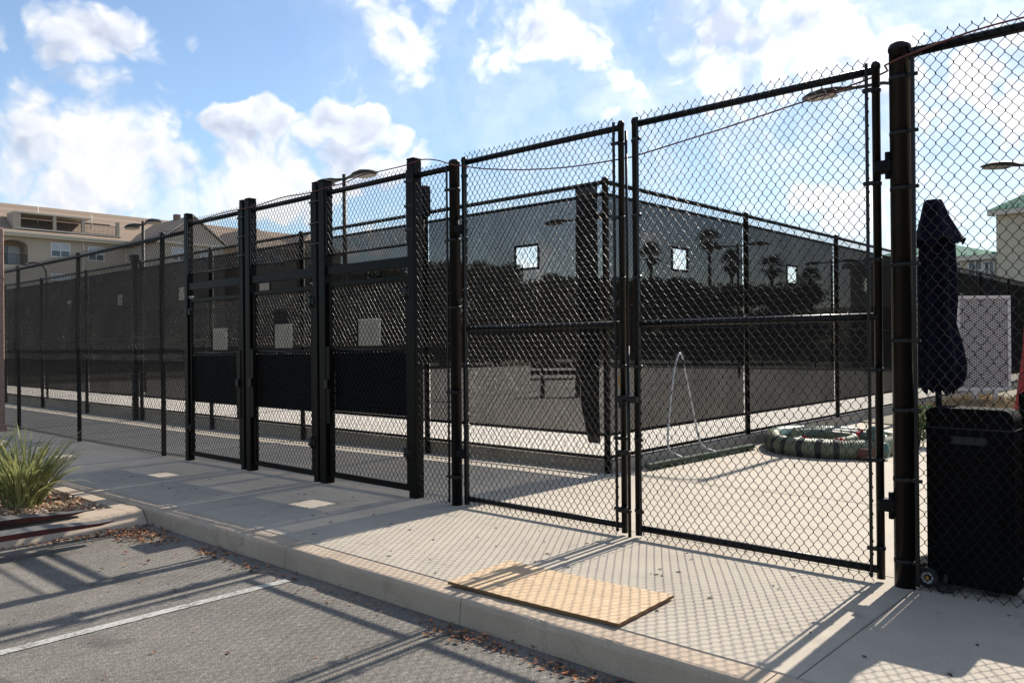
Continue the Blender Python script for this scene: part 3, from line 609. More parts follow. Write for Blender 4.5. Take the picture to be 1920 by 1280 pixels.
for i in range(5):
    x = -1.3+i*.35; P(MB().tube([(x, -.036, 3.09), (x+.006, .0, 3.107), (x+.004, .03, 3.07), (x, 0, 3.044), (x-.004, -.034, 3.05), (x+.016, -.05, 3.02)], .0017, 5).obj('tie_wire', 'wire', fr), fr)

# cable strung along the top
pts = [(-9.9, 3.02), (-9.2, 3.05), (-8.5, 3.04), (-7.9, 3.07), (-7.4, 3.05), (-7.04, 3.066), (-6.75, 3.07), (-6.46, 3.105), (-6.16, 3.10), (-5.81, 3.10), (-5.58, 3.115), (-5.37, 3.075), (-5.13, 2.994), (-4.65, 2.897), (-4.29, 2.845), (-3.9, 2.808), (-3.43, 2.795), (-3.27, 2.803), (-2.63, 2.867), (-2.08, 2.932), (-1.88, 2.955), (-1.62, 2.995), (-1.53, 3.02), (-1.40, 3.05), (-1.0, 3.10), (-.4, 3.095), (.6, 3.10)]
def smooth(p, n=5):
    out = []
    for i in range(len(p)-1):
        a = p[max(i-1, 0)]; b_ = p[i]; c_ = p[i+1]; d_ = p[min(i+2, len(p)-1)]
        for k in range(n):
            t = k/n; out.append(tuple(.5*((2*b_[q])+(-a[q]+c_[q])*t+(2*a[q]-5*b_[q]+4*c_[q]-d_[q])*t*t+(-a[q]+3*b_[q]-3*c_[q]+d_[q])*t**3) for q in range(len(b_))))
    return out+[p[-1]]
MB().tube([(x, -.062 if x < -5.0 or x > -1.55 else .03 if -5 < x < -3.5 or x > -3.2 else 0.03, z) for x, z in smooth(pts)], .0055, 7).obj('cable', 'cable', label='thin dark red cable strung along the fence top and across the drive gates', cat='cable')

# ------------------------------------------------------------------ court fences with windscreens
CX, CY = -5.21, 2.27
def screen_panel(L, z0, z1, win=None, nx=14, nz=10, seed=0, wave=.03):
    xs = set(np.linspace(.01, L-.01, nx)); zs = set(np.linspace(z0, z1, nz))
    if win: xs |= {win[0], win[1]}; zs |= {win[2], win[3]}
    xs = sorted(xs); zs = sorted(zs); vs = []; fs = []
    for x in xs:
        for z in zs:
            e = math.sin(math.pi*min(1, max(0, x/L)))
            vs.append((x, wave*e*(mnoise.noise((x*1.3+seed*7.1, z*.8, seed))+.5*mnoise.noise((x*4+seed, z*2.5, 3))), z))
    q = len(zs)
    for i in range(len(xs)-1):
        for j in range(q-1):
            mx, mz = (xs[i]+xs[i+1])/2, (zs[j]+zs[j+1])/2
            if win and win[0] < mx < win[1] and win[2] < mz < win[3]: continue
            fs.append((i*q+j, (i+1)*q+j, (i+1)*q+j+1, i*q+j+1))
    return MB().add(vs, fs, True)
def court_fence(label, origin, rz, span, n, wx=None, mesh=True, H=3.2, extra=True, wz=(2.335, 2.585), ww=.34, mat='screen'):
    t = thing('court_fence', label, 'fence', origin, rz)
    me_c = npmesh('chain_link_mesh', *chain(0, span, .13, H+.02, n=3), 'wire_shade') if mesh else None
    pm = None; seen = {}
    for k in range(n+1):
        if pm is None: pm = MB().lathe([(.036, -.1), (.036, H), (.041, H), (.041, H+.02), (.02, H+.045), (0, H+.048)], 12).mesh('post', 'black')
        if not (k == 0 and not extra): link('post', pm, t, (k*span, 0, 0))
    for nm, z, r in (('top_rail', H-.01, .024), ('mid_rail', 1.62, .018), ('bottom_rail', .17, .02)):
        link(nm, MB().tube([(0, .0, z), (n*span, .0, z)], r, 10).mesh(nm, 'black'), t)
    for k in range(n):
        if mesh: link('chain_link_mesh', me_c, t, (k*span, -.034, 0))
        v = k % 3
        win = (wx, wx+ww, wz[0], wz[1]) if wx is not None else None
        if v not in seen: seen[v] = screen_panel(span, .405, 3.08, win, seed=v+1).mesh('windscreen', mat)
        s = link('windscreen', seen[v], t, (k*span, .05, 0))
        if 'hem' not in seen:
            seen['hem'] = [MB().box(.01, span-.01, -.012, .006, *zz).mesh('hem', 'panel') for zz in ((.395, .43), (3.055, 3.09))]
            if win:
                a, c, z0, z1 = win; w = .028
                o8 = [(a-w, z0-w), (c+w, z0-w), (c+w, z1+w), (a-w, z1+w), (a, z0), (c, z0), (c, z1), (a, z1)]
                bv = [(x_, y_, z_) for y_ in (-.016, -.002) for (x_, z_) in o8]; bf = []
                for i_ in range(4):
                    j_ = (i_+1) % 4; bf += [(i_, j_, 4+j_, 4+i_), (8+i_, 12+i_, 12+j_, 8+j_), (i_, 8+i_, 8+j_, j_), (4+i_, 4+j_, 12+j_, 12+i_)]
                seen['bind'] = MB().add(bv, bf).mesh('window_binding', 'panel')
        [link('hem', h_, s) for h_ in seen['hem']]
        if win: link('window_binding', seen['bind'], s)
    return t
# local +x runs away from the corner
cf1 = court_fence('black screened tennis court fence behind the pedestrian gates, parallel to the sidewalk', (-5.21-2.945*10, CY, 0), 0., 2.945, 10, 2.945-1.355)
cf2 = court_fence('black screened tennis court fence running back from the corner behind the drive gates', (CX, CY, 0), R(90), 3.36, 10, 1.47, extra=False)
# thicker post with cap, control box on a post, folded screen at the corner
b = MB().box(-.05, .05, -.05, .05, -.1, 3.22, .006).box(-.085, .085, -.07, .07, 3.22, 3.36, .01); b.obj('service_post', 'panel', cf1, loc=(29.45-11.95, -.06, 0))
q = thing('control_box', 'black box fixed on top of a court fence post beside the round gate post', 'box', (-8.13, CY-.08, 3.12))
MB().box(-.145, .145, -.09, .03, 0, .40, .012).obj('case', 'panel', q); MB().box(-.125, .125, -.10, -.088, .03, .37, .006).obj('door', 'panel', q); MB().tube([(.05, -.03, 0), (.05, -.03, -1.2)], .018, 8).obj('conduit', 'panel', q)
vs = []; fs = []; NX, NZ = 9, 26
for i in range(NX):
    for j in range(NZ):
        z = .33+2.83*j/(NZ-1); x = -.05-(.31-.06*(1-j/(NZ-1)))*(i/(NX-1))+(.015*mnoise.noise((z*3, 1, i*.2)) if i == NX-1 else 0)
        if j < 4: x = x*(.72+.07*j)
        vs.append((29.45+x, -.075+.02*math.sin(i*1.9)+.02*mnoise.noise((i*.6, z*1.2, 0)), z))
for i in range(NX-1):
    for j in range(NZ-1): fs.append((i*NZ+j, (i+1)*NZ+j, (i+1)*NZ+j+1, i*NZ+j+1))
MB().add(vs, fs, True).obj('screen_flap', 'screen2', cf1)
court_fence('far screened court fence on the left side of the court', (-34.3, 2.4, 0), R(90), 3.45, 10, None, False, 3.15)
court_fence('far screened court fence closing the back of the court', (-34.3, 37.0, 0), 0, 2.92, 10, None, False, 3.15)

# ------------------------------------------------------------------ things in the yard
# plywood
def ply():
    nx, ny = 40, 20; vs = []; fs = []; hx, hy = .585, .29
    for k in (0, 1):
        for i in range(nx+1):
            for j in range(ny+1):
                x = -hx+2*hx*i/nx; y = -hy+2*hy*j/ny; e = .0025*mnoise.noise((x*30, y*30, k*3.))
                if i in (0, nx): x += e*1.2
                if j in (0, ny): y += e*1.5+(.004*max(0, mnoise.noise((x*9, j, 4))) if k else 0)
                vs.append((x, y, k*.017+.010*(x/hx)**2*(.4+.6*(y+hy)/(2*hy))+.003*mnoise.noise((x*2, y*2, 1))))
    q = ny+1; o_ = (nx+1)*q
    for i in range(nx):
        for j in range(ny): a_ = i*q+j; fs += [(a_, a_+1, a_+q+1, a_+q), (o_+a_, o_+a_+q, o_+a_+q+1, o_+a_+1)]
    for i in range(nx):
        for j in (0, ny): a_ = i*q+j; fs.append((a_, a_+q, o_+a_+q, o_+a_))
    for j in range(ny):
        for i in (0, nx): a_ = i*q+j; fs.append((a_, a_+1, o_+a_+1, o_+a_))
    me = MB().add(vs, fs).mesh('plywood_sheet', ['ply', 'plyedge'])
    me.polygons.foreach_set('material_index', [1 if abs(p.normal.z) < .5 else 0 for p in me.polygons]); return me
o = link('plywood_sheet', ply(), None, (-2.935, -1.405, .006), R(2.9), 'sheet of bare plywood lying on the sidewalk at the kerb edge', 'plywood'); o.rotation_euler = (R(-.3), R(.2), R(3.2))

# drag broom with bent tube handle
q = thing('drag_broom', 'green court drag broom with bent aluminium handle leaning by the court curb', 'broom', (-4.93, 3.9, 0), R(90-2.5))
MB().box(-1.2, 1.2, -.035, .035, .025, .075, .008).obj('board', 'boardgreen', q)
V = []; F = []; k = 0
for i in range(700):
    x = RNG.uniform(-1.19, 1.19); y = RNG.uniform(-.045, .045); w_ = .005
    V += [(x-w_, y, .035), (x+w_, y, .035), (x+w_+RNG.normal(0, .006), y-.02+RNG.normal(0, .01), .0), (x-w_+RNG.normal(0, .006), y-.02+RNG.normal(0, .01), .0)]; F.append((k, k+1, k+2, k+3)); k += 4
link('bristles', npmesh('bristles', V, F, 'boardgreen', False), q, kind='stuff')
hp = [(-.50, -.02, .07), (-.60, .05, .13), (-.65, .09, .22), (-.60, .10, .6), (-.49, .10, 1.1), (-.43, .09, 1.25), (-.385, .09, 1.295), (-.335, .09, 1.25), (-.27, .10, 1.1), (-.13, .10, .7), (0.0, .09, .3), (.03, .08, .2), (.10, .04, .12), (.22, -.02, .07)]
MB().tube(smooth([tuple(Vector(p)) for p in hp], 4), .0125, 10).obj('handle', 'alu', q)
MB().tube([(-.32, .09, 1.22), (-.30, .095, 1.12)], .017, 10).obj('grip', 'rubber', q)

# coil of corrugated hose
q = thing('hose_coil', 'coil of fat green corrugated hose with black bands on the yard slab', 'hose', (-4.12, 5.72, 0), R(20))
def corr(path, r, pitch=.026, amp=.08, n=14):
    P_ = [Vector(p) for p in path]; L = [0]
    for a, c in zip(P_[:-1], P_[1:]): L.append(L[-1]+(c-a).length)
    m_ = int(L[-1]/(pitch/4)); out = []; rr = []; j = 0
    for i in range(m_+1):
        s_ = L[-1]*i/m_
        while j < len(L)-2 and L[j+1] < s_: j += 1
        t = (s_-L[j])/max(1e-6, L[j+1]-L[j]); out.append(P_[j].lerp(P_[j+1], t)); rr.append(r*(1+amp*math.cos(2*math.pi*s_/pitch)))
    return out, rr
def ring(ax, ay, z, a0, a1, n=60, cx=0, cy=0, wob=.055, zr=0): return [(cx+(ax+wob*math.sin(3*t+z*9))*math.cos(t), cy+(ay+wob*math.cos(2*t+1))*math.sin(t), z+zr*(t-a0)/(a1-a0)) for t in np.linspace(a0, a1, n)]
p, rr = corr(ring(.74, .92, .105, R(-195), R(10), 70, zr=.0), .112, .03, .10); MB().tube(p, rr, 16).obj('hose', 'hosepale', q)
p, rr = corr(ring(.74, .92, .105, R(10), R(120), 50), .112, .03, .10); MB().tube(p, rr, 16).obj('hose', 'hose', q)
MB().tube(ring(.74, .92, .11, R(117), R(168), 40), .122, 18).obj('smooth_sleeve', 'hosedark', q)
p, rr = corr(ring(.52, .66, .10, R(-170), R(150), 80, .10, -.06, zr=.05), .074, .024, .1); MB().tube(p, rr, 14).obj('hose', 'hose', q)
p, rr = corr(ring(.34, .46, .09, R(-140), R(170), 70, -.08, .12, zr=.06), .066, .024, .1); MB().tube(p, rr, 12).obj('hose', 'hosepale', q)
for a in (-172, -158, -143, -128, -113, -98, -84):
    MB().tube(ring(.74, .92, .105, R(a), R(a+4.2), 6), .124, 16).obj('band', 'rubber', q)
for (a, ax, ay, z) in ((-75, .52, .66, .13), (-140, .34, .46, .11), (40, .52, .66, .15)):
    c_ = Vector((ax*math.cos(R(a)), ay*math.sin(R(a)), z)); vs = []; b = MB()
    b.tube(ring(ax, ay, z-.02, R(a-3), R(a+3), 5), .078, 10)
    for k in range(5):
        d_ = Vector((RNG.normal(), RNG.normal(), abs(RNG.normal())*.7)).normalized(); b.tube([c_+Vector((0, 0, .05)), c_+d_*.05+Vector((0, 0, .05)), c_+d_*.09+Vector((0, 0, .02))], [.012, .014, .004], 6)
    b.obj('red_tie', 'redcloth', q)
MB().lathe([(0, -.15), (.06, -.13), (.10, -.06), (.115, .03), (.10, .11), (.05, .155), (0, .165)], 16, (.55, -.62, .22)).obj('end_bulb', 'hosedark', q)
MB().lathe([(0, -.1), (.07, -.08), (.09, 0), (.07, .09), (0, .11)], 14, (.62, -.78, .10)).obj('end_bulb', 'hosedark', q)
MB().box(-.012, .012, -.02, .02, 0, .006).tube([(.52, -.60, .30), (.60, -.74, .24), (.63, -.82, .12), (.62, -.86, .02), (.66, -.95, .01)], .012, 5).obj('strap', 'strap', q)
MB().lathe([(.0, .0), (.10, .0), (.12, .05), (.11, .13), (.09, .14), (0, .14)], 14, (.42, -.88, 0)).obj('clay_pot', plain('clay', (.10, .04, .03), .9), q)

# closed umbrella
q = thing('patio_umbrella', 'closed navy blue patio umbrella standing behind the right fence panel', 'umbrella', (-1.42, .47, 0))
MB().tube([(0, 0, 0), (0, 0, 2.24)], .019, 12).obj('pole', 'panel', q); MB().lathe([(.15, 0), (.15, .05), (.12, .07), (.04, .09), (.03, .3), (0.02, .3)], 20).obj('base', 'panel', q)
def canopy(prof, n=72, amp=.18, nf=8, ph=0, seed=0):
    vs = []; fs = []
    for i, (z, r, dx) in enumerate(prof):
        for j in range(n):
            a = 2*math.pi*j/n; f_ = 1+amp*math.cos(nf*a+ph+.7*math.sin(z*3))+.10*mnoise.noise((math.cos(a)*2+seed, math.sin(a)*2, z*2.5)); vs.append((dx*.74+r*f_*math.cos(a), dx*.673+r*f_*math.sin(a), z+.02*math.cos(nf*a)*(1 if i == 0 else 0)))
    for i in range(len(prof)-1):
        for j in range(n): fs.append((i*n+j, i*n+(j+1) % n, (i+1)*n+(j+1) % n, (i+1)*n+j))
    return MB().add(vs, fs, True)
canopy([(1.11, .085, .0), (1.14, .105, .008), (1.20, .118, .018), (1.28, .122, .02), (1.36, .113, .016), (1.46, .098, .008), (1.525, .088, .0), (1.57, .090, .0), (1.67, .098, .0), (1.84, .096, .0), (1.96, .09, 0), (2.04, .088, 0), (2.1, .07, 0)], amp=.17, nf=7).obj('canopy', 'navy', q)
canopy([(2.02, .150, .0), (2.035, .143, .0), (2.10, .108, .0), (2.18, .078, -.012), (2.26, .056, -.02), (2.285, .045, -.02), (2.29, 0.001, -.02)], amp=.07, nf=6, seed=4).obj('canopy_top', 'navy', q)
MB().lathe([(.092, 1.54), (.097, 1.545), (.097, 1.57), (.092, 1.575)], 20).obj('tie_band', 'navy', q)

# black rolling cart
def cart(label, x0, x1, y0, y1, h, wheels=True):
    q = thing('rolling_cart', label, 'cart', ((x0+x1)/2, (y0+y1)/2, 0)); w = (x1-x0)/2; d = (y1-y0)/2
    poly = [(-w, .035), (w, .035), (w, h-.06)]+[(w-.06+.06*math.cos(a), h-.06+.06*math.sin(a)) for a in np.linspace(.3, math.pi/2, 5)]+[(-w+.03, h), (-w, h-.02)]
    MB().prism(poly, -d, d, 'y').obj('body', 'blackplastic', q)
    MB().prism([(p[0]*.94, .1+(p[1]-.1)*.97) for p in poly], -d-.008, -d, 'y').obj('front_panel', 'blackplastic', q)
    MB().box(-w-.004, w+.004, -d-.010, d+.004, h-.115, h-.108).obj('lid_seam', 'rubber', q)
    MB().box(-.09, .09, -d-.014, -d-.006, h-.20, h-.155, .004).obj('handle_recess', 'rubber', q)
    MB().tube([(-w+.05, -d-.009, .3), (-w+.05, -d-.009, h-.15)], .006, 6).obj('panel_rib', 'blackplastic', q); MB().tube([(w-.05, -d-.009, .3), (w-.05, -d-.009, h-.15)], .006, 6).obj('panel_rib', 'blackplastic', q)
    if wheels:
        for yy in (-d+.02, d-.02):
            wq = MB(); prf = [(.0, -.018), (.05, -.018), (.058, -.012), (.058, .012), (.05, .018), (0, .018)]
            wq.lathe(prf, 20); o = wq.obj('wheel', 'rubber', q, loc=(-w+.005, yy-.035, .06)); o.rotation_euler = (R(90), 0, 0)
            for r_, nm, mt in ((.034, 'rim', 'grey'), (.012, 'hub', 'brass')):
                o2 = MB().lathe([(r_*.55 if nm == 'rim' else 0, .018), (r_*.6 if nm == 'rim' else .004, .0225), (r_, .0225), (r_, .018)], 16).obj(nm, mt, o)
        for x in (w-.12,):
            MB().tube([(x-.22, -d-.02, .095), (x-.22, -d-.03, .04)], .012, 8).lathe([(0, .0), (.045, .0), (.05, .012), (.03, .03), (0, .035)], 14, (x-.22, -d-.03, .003)).obj('caster', 'rubber', q)
            MB().tube([(x, -d+.06, .095), (x, -d+.06, .03)], .012, 8).lathe([(0, .0), (.035, .0), (.04, .03), (.0, .05)], 14, (x, -d+.06, .003)).obj('caster', 'rubber', q)
    return q
cart('tall black rolling cart with small wheel close behind the right fence panel', -1.385, -.945, .075, .29, 1.035)
cart('second black cart cut off by the right edge of the picture', -1.0, -.35, .50, .9, 1.12, False)
q = thing('patio_umbrella', 'closed red umbrella mostly cut off by the right edge', 'umbrella', (-1.37, 3.31, 0))
canopy([(.78, .15, 0), (.80, .165, 0), (.9, .155, 0), (1.3, .10, 0), (1.7, .075, 0), (2.1, .04, 0), (2.2, .001, 0)], amp=.08, seed=9).obj('canopy', 'red', q); MB().tube([(0, 0, 0), (0, 0, 2.25)], .018, 10).obj('pole', 'grey', q); MB().lathe([(.22, 0), (.22, .05), (.05, .08), (.03, .25)], 18).obj('base', 'panel', q)

# perforated screen panel and planting by the far right fence
q = thing('perforated_panel', 'framed pale perforated metal panel standing before the far right screen', 'panel', (-4.35, 15.3, 0), R(42))
for x in (-.56, .56): MB().box(x-.035, x+.035, -.03, .03, .30, 2.40, .006).obj('stile', 'perf', q)
for z in (.335, 2.365): MB().box(-.525, .525, -.03, .03, z-.035, z+.035, .006).obj('rail', 'perf', q)
for x in (-.2, .25): MB().box(x-.05, x+.05, -.025, .025, 0, .30, .004).obj('leg', 'perf', q)
v, f = chain(-.52, .52, .37, 2.33, .105, .060, .0095, 4, .0005); link('expanded_metal', npmesh('expanded_metal', v, f, 'perf', False), q)
MB().box(-.525, .525, .01, .016, .37, 2.33).obj('backing', plain('panel_backing', (.06, .05, .05), .8), q)

def grass_tuft(parent_name, label, cx, cy, w, d, n, h, col, cat, z=0.):
    V = []; F = []; C = []; k = 0
    for i in range(n):
        x = cx+RNG.uniform(-w, w); y = cy+RNG.uniform(-d, d); a = RNG.uniform(0, 6.28); l_ = RNG.uniform(.3, 1)*h; wd = .006; le = RNG.uniform(.1, .7)*l_
        dx, dy = math.cos(a), math.sin(a); V += [(x-dy*wd, y+dx*wd, z), (x+dy*wd, y-dx*wd, z), (x+dx*le*.4+dy*wd, y+dy*le*.4-dx*wd, z+l_*.6), (x+dx*le*.4-dy*wd, y+dy*le*.4+dx*wd, z+l_*.6), (x+dx*le, y+dy*le, z+l_*.85)]
        F += [(k, k+1, k+2), (k, k+2, k+3), (k+3, k+2, k+4)]; k += 5; C += [np.array(col)*RNG.uniform(.6, 1.4)]*5
    link(parent_name, npmesh(parent_name, V, F, 'litter', False, np.array(C)), kind='stuff', label=label, cat=cat)
grass_tuft('dry_grass', 'dry straw coloured grass around the perforated panel', -3.6, 14.6, 1.4, 2.0, 4200, .26, (.36, .26, .14), 'grass')

# foliage helpers
def leaf_cloud(n, blobs, size, col, seed):
    r = np.random.default_rng(seed); w = np.array([b_[3]**2 for b_ in blobs]); w /= w.sum(); ch = r.choice(len(blobs), n, p=w); B = np.array(blobs)[ch]
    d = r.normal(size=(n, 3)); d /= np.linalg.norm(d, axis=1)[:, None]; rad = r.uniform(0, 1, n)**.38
    c = B[:, :3]+d*(B[:, 3]*rad)[:, None]*np.array([1, 1, .8])
    nrm = r.normal(size=(n, 3))+d*.8+np.array([0, 0, .5]); nrm /= np.linalg.norm(nrm, axis=1)[:, None]
    a = np.cross(nrm, r.normal(size=(n, 3))); a /= np.linalg.norm(a, axis=1)[:, None]; b_ = np.cross(nrm, a); s = r.uniform(.6, 1.3, n)[:, None]*size
    V = np.stack([c-a*s, c-b_*s*.45, c+a*s, c+b_*s*.45], 1).reshape(-1, 3); F = np.arange(4*n).reshape(n, 4)
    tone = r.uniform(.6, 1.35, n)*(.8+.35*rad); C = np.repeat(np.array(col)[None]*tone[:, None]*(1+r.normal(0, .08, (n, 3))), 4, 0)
    return V, F, np.clip(C, 0, 1)
def tree_mesh(seed, n=20000):
    r = random.Random(seed); bl = []; 
    for i in range(34):
        a = r.uniform(0, 6.28); d = r.uniform(.0, .62); z = r.uniform(.14, .93); k = 1-.6*max(0, z-.45)/.5
        bl.append((d*k*math.cos(a), d*k*math.sin(a), z, r.uniform(.09, .17)))
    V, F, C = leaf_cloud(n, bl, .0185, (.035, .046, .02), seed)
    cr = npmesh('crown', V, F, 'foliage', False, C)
    b = MB().tube([(0, 0, 0), (.01, .005, .2), (.0, .02, .42), (.02, .0, .7)], [.035, .028, .022, .008], 8)
    for q in bl[:9]: b.tube([(0, .01, .25+.1*r.random()), (q[0]*.5, q[1]*.5, q[2]-.12), (q[0], q[1], q[2])], [.016, .011, .004], 6)
    return cr, b.mesh('trunk', 'trunk')
TM = [tree_mesh(s) for s in (3, 11, 29)]
TREES = [(-52.3, 37.1, 9.1, 'leafy tree by the court, leftmost beside the apartment wing'), (-47.6, 39.2, 9.4, 'second leafy tree from the left behind the court screen'), (-44.4, 42.0, 9.0, 'third leafy tree from the left, taller and broad'), (-41.8, 45.6, 8.2, 'leafy tree seen above the white screen window nearest the corner'), (-40.4, 49.3, 7.6, 'leafy tree behind the doubled screen at the fence corner'),
         (-37.4, 51.6, 7.6, 'leafy tree just right of the fence corner post'), (-33.8, 54.7, 7.3, 'leafy tree behind the second white screen window'), (-31.2, 57.8, 7.0, 'leafy tree right of the second white window'), (-28.3, 60.0, 6.3, 'short leafy tree left of the sky gap'), (-22.0, 65.6, 5.8, 'short leafy tree right of the sky gap'),
         (-19.8, 67.3, 6.7, 'leafy tree behind the third white screen window'), (-17.0, 69.8, 7.2, 'leafy tree near the right end of the screen'), (-13.6, 72.0, 7.6, 'leafy tree behind the thick gate post'), (-9.0, 66.0, 7.0, 'leafy tree behind the closed umbrella')]
for i, (x, y, h, lb) in enumerate(TREES):
    h *= .9
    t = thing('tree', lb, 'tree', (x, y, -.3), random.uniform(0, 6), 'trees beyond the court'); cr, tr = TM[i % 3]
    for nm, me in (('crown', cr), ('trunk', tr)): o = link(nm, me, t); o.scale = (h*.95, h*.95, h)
HEDGES = [((-56, 33), (-44, 43), 8.3, 'tall dark hedge behind the left part of the court'), ((-45, 43), (-33, 54), 7.2, 'dark hedge behind the back corner of the court'), ((-34, 54), (-26, 61), 6.6, 'dark hedge behind the second white screen window'), ((-23, 64), (-8, 74), 6.4, 'dark hedge behind the right end of the court')]
for i, (a_, c_, h_, lb) in enumerate(HEDGES):
    r_ = random.Random(40+i); L_ = math.dist(a_, c_); nb = int(L_*6.5); bl_ = [(r_.uniform(0, L_), r_.uniform(-.8, .8), (h_-1.0+.22*math.sin(k*1.7) if k % 2 else r_.uniform(.5, h_-1.1)), r_.uniform(.8, 1.15)) for k in range(nb)]
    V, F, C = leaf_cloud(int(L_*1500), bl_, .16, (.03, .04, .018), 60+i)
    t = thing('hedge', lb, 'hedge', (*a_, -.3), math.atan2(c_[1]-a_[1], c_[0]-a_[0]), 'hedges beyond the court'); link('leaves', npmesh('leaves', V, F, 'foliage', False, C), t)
    for k in range(int(L_/2.5)): MB().tube([(k*2.5+1, 0, 0), (k*2.5+1.2, .1, h_*.6)], [.08, .03], 6).obj('stem', 'trunk', t)
# palms
def palm_mesh(seed):
    r = random.Random(seed); V = []; F = []; C = []; k = 0
    for i in range(60):
        a = r.uniform(0, 6.28); e = r.uniform(-.9, 1.3); L = r.uniform(.9, 1.25)
        d = Vector((math.cos(a)*math.cos(e), math.sin(a)*math.cos(e), math.sin(e))); side = d.cross(Vector((0, 0, 1))).normalized(); c0 = d*L*.5
        for j in range(13):
            f_ = (j-6)/6*1.15; dd = (d*math.cos(f_)+side*math.sin(f_)).normalized(); tip = c0+dd*L*.62-Vector((0, 0, .12*L*abs(f_))); wv = d.cross(dd).normalized() if abs(f_) > .05 else d.cross(side).normalized(); ww_ = side*.03 if abs(f_) < .6 else d*.03
            V += [tuple(c0-ww_*.5), tuple(c0+ww_*.5), tuple(c0.lerp(tip, .55)+ww_), tuple(tip), tuple(c0.lerp(tip, .55)-ww_)]; F += [(k, k+1, k+2, k+4), (k+4, k+2, k+3, k+3)]; k += 5
            C += [np.array((.05, .07, .03))*r.uniform(.6, 1.2)]*5
        V += [(0, 0, 0), (.02, 0, .02), tuple(c0+Vector((0, 0, .01))), tuple(c0)]; F.append((k, k+1, k+2, k+3)); k += 4; C += [np.array((.06, .06, .03))]*4
    F = [f_ if f_[2] != f_[3] else f_ for f_ in F]
    me = bpy.data.meshes.new('crown'); me.from_pydata(V, [], [tuple(dict.fromkeys(f_)) for f_ in F]); a_ = me.color_attributes.new('Col', 'FLOAT_COLOR', 'POINT'); c_ = np.ones((len(V), 4), np.float32); c_[:, :3] = np.array(C); a_.data.foreach_set('color', c_.ravel()); me.materials.append(M['foliage']); return me
PM = [palm_mesh(1), palm_mesh(2)]
PALMS = [(1220, 478, 'fan palm nearest the fence corner post, seen through the screen'), (1330, 450, 'tallest fan palm, above the second white screen window'), (1372, 492, 'bushy fan palm beside the screen post'), (1447, 500, 'fan palm just left of the third white screen window'), (1520, 525, 'lowest fan palm, right of the third white window')]
for i, (px, py, lb) in enumerate(PALMS):
    dep = 88.; p = Vector((0, -5, 1.42))+(fw+r2*(px-960)/1520-u2*(py-640)/1520)*dep
    t = thing('palm_tree', lb, 'palm', (p.x, p.y, -.3), i*1.3, 'fan palms behind the court'); o = link('crown', PM[i % 2], t, (0, 0, p.z+.3)); o.scale = (1.3, 1.3, 1.3)
    MB().tube([(0, 0, 0), (.05, .03, p.z*.5), (0, 0, p.z+.4)], [.28, .2, .17], 10).obj('trunk', 'trunk', t); MB().lathe([(.17, p.z-1.3), (.38, p.z-.9), (.45, p.z-.3), (.25, p.z+.2)], 12).obj('dead_skirt', 'trunk', t)

# low shrub by the post
V, F, C = leaf_cloud(900, [(0, 0, .18, .16), (.15, .1, .22, .15), (-.12, .1, .15, .13), (.05, -.1, .3, .12)], .03, (.07, .10, .04), 5)
t = thing('shrub', 'low green shrub seen between the thick post and the black cart', 'shrub', (-3.30, 6.77, 0)); o = link('leaves', npmesh('leaves', V, F, 'foliage', False, C), t); o.scale = (1.25, 1.25, 1.5); MB().tube([(0, 0, 0), (.02, .03, .3)], .012, 6).tube([(0, 0, 0), (-.1, .08, .25)], .01, 6).obj('stem', 'trunk', t)
MB().prism([(-5.05, 9.6), (-2.2, 8.6), (-2.2, 12), (-5.05, 12)], .0, .02, 'z').obj('shrub_bed', 'earth', kind='structure')

# strap leaved plants in the planter
def blade(L, wd, lean, curl, seed):
    r = random.Random(seed); n = 9; V = []; C = []; F = []; p = Vector((0, 0, 0)); ang = R(90)-lean; tw = r.uniform(-.5, .5)
    for i in range(n+1):
        t = i/n; w_ = wd*(.65+.6*t if t < .35 else .86*(1-((t-.35)/.65)**2.2)+.02); off = Vector((0, math.cos(tw*t), math.sin(tw*t)*.4))*w_
        up_ = Vector((-math.sin(ang), 0, math.cos(ang)))
        V += [tuple(p-off+up_*w_*.35), tuple(p), tuple(p+off+up_*w_*.35)]
        dry = max(0, t-.85)*3
        ed = np.array((.46, .45, .20))*(1-dry)+np.array((.32, .22, .12))*dry; mi = np.array((.125, .155, .045))*(1-dry)+np.array((.28, .18, .09))*dry
        C += [ed, mi, ed]
        p = p+Vector((math.cos(ang), 0, math.sin(ang)))*L/n; ang -= curl/n*(.4+1.4*t)
    for i in range(n):
        a = 3*i; F += [(a, a+1, a+4, a+3), (a+1, a+2, a+5, a+4)]
    return npmesh('leaf', V, F, 'blade', True, np.array(C))
BL = [blade(random.uniform(.5, .85), random.uniform(.0095, .0145), R(random.uniform(4, 34)), R(random.uniform(25, 95)), s) for s in range(22)]
def clump(label, x, y, n, sc):
    t = thing('strap_leaf_plant', label, 'plant', (x, y, PZ-.01), 0, 'strap leaved plants in the planter')
    for i in range(n):
        a = random.uniform(0, 6.283); d = random.random()**.5*.15; o = link('leaf', random.choice(BL), t, (d*math.cos(a)*sc, d*math.sin(a)*sc, 0), a+random.gauss(0, .5)); k = sc*random.uniform(.75, 1.1); o.scale = (k, k, k); o.rotation_euler[1] = random.gauss(0, .12); o.rotation_euler[0] = random.gauss(0, .15)
clump('arching variegated strap leaf plant on the gravel nearest the sidewalk corner', -8.4, -2.5, 299, 1.0)
clump('strap leaf plant at the left picture edge behind the nearer clump', -9.0, -2.72, 230, 1.02)

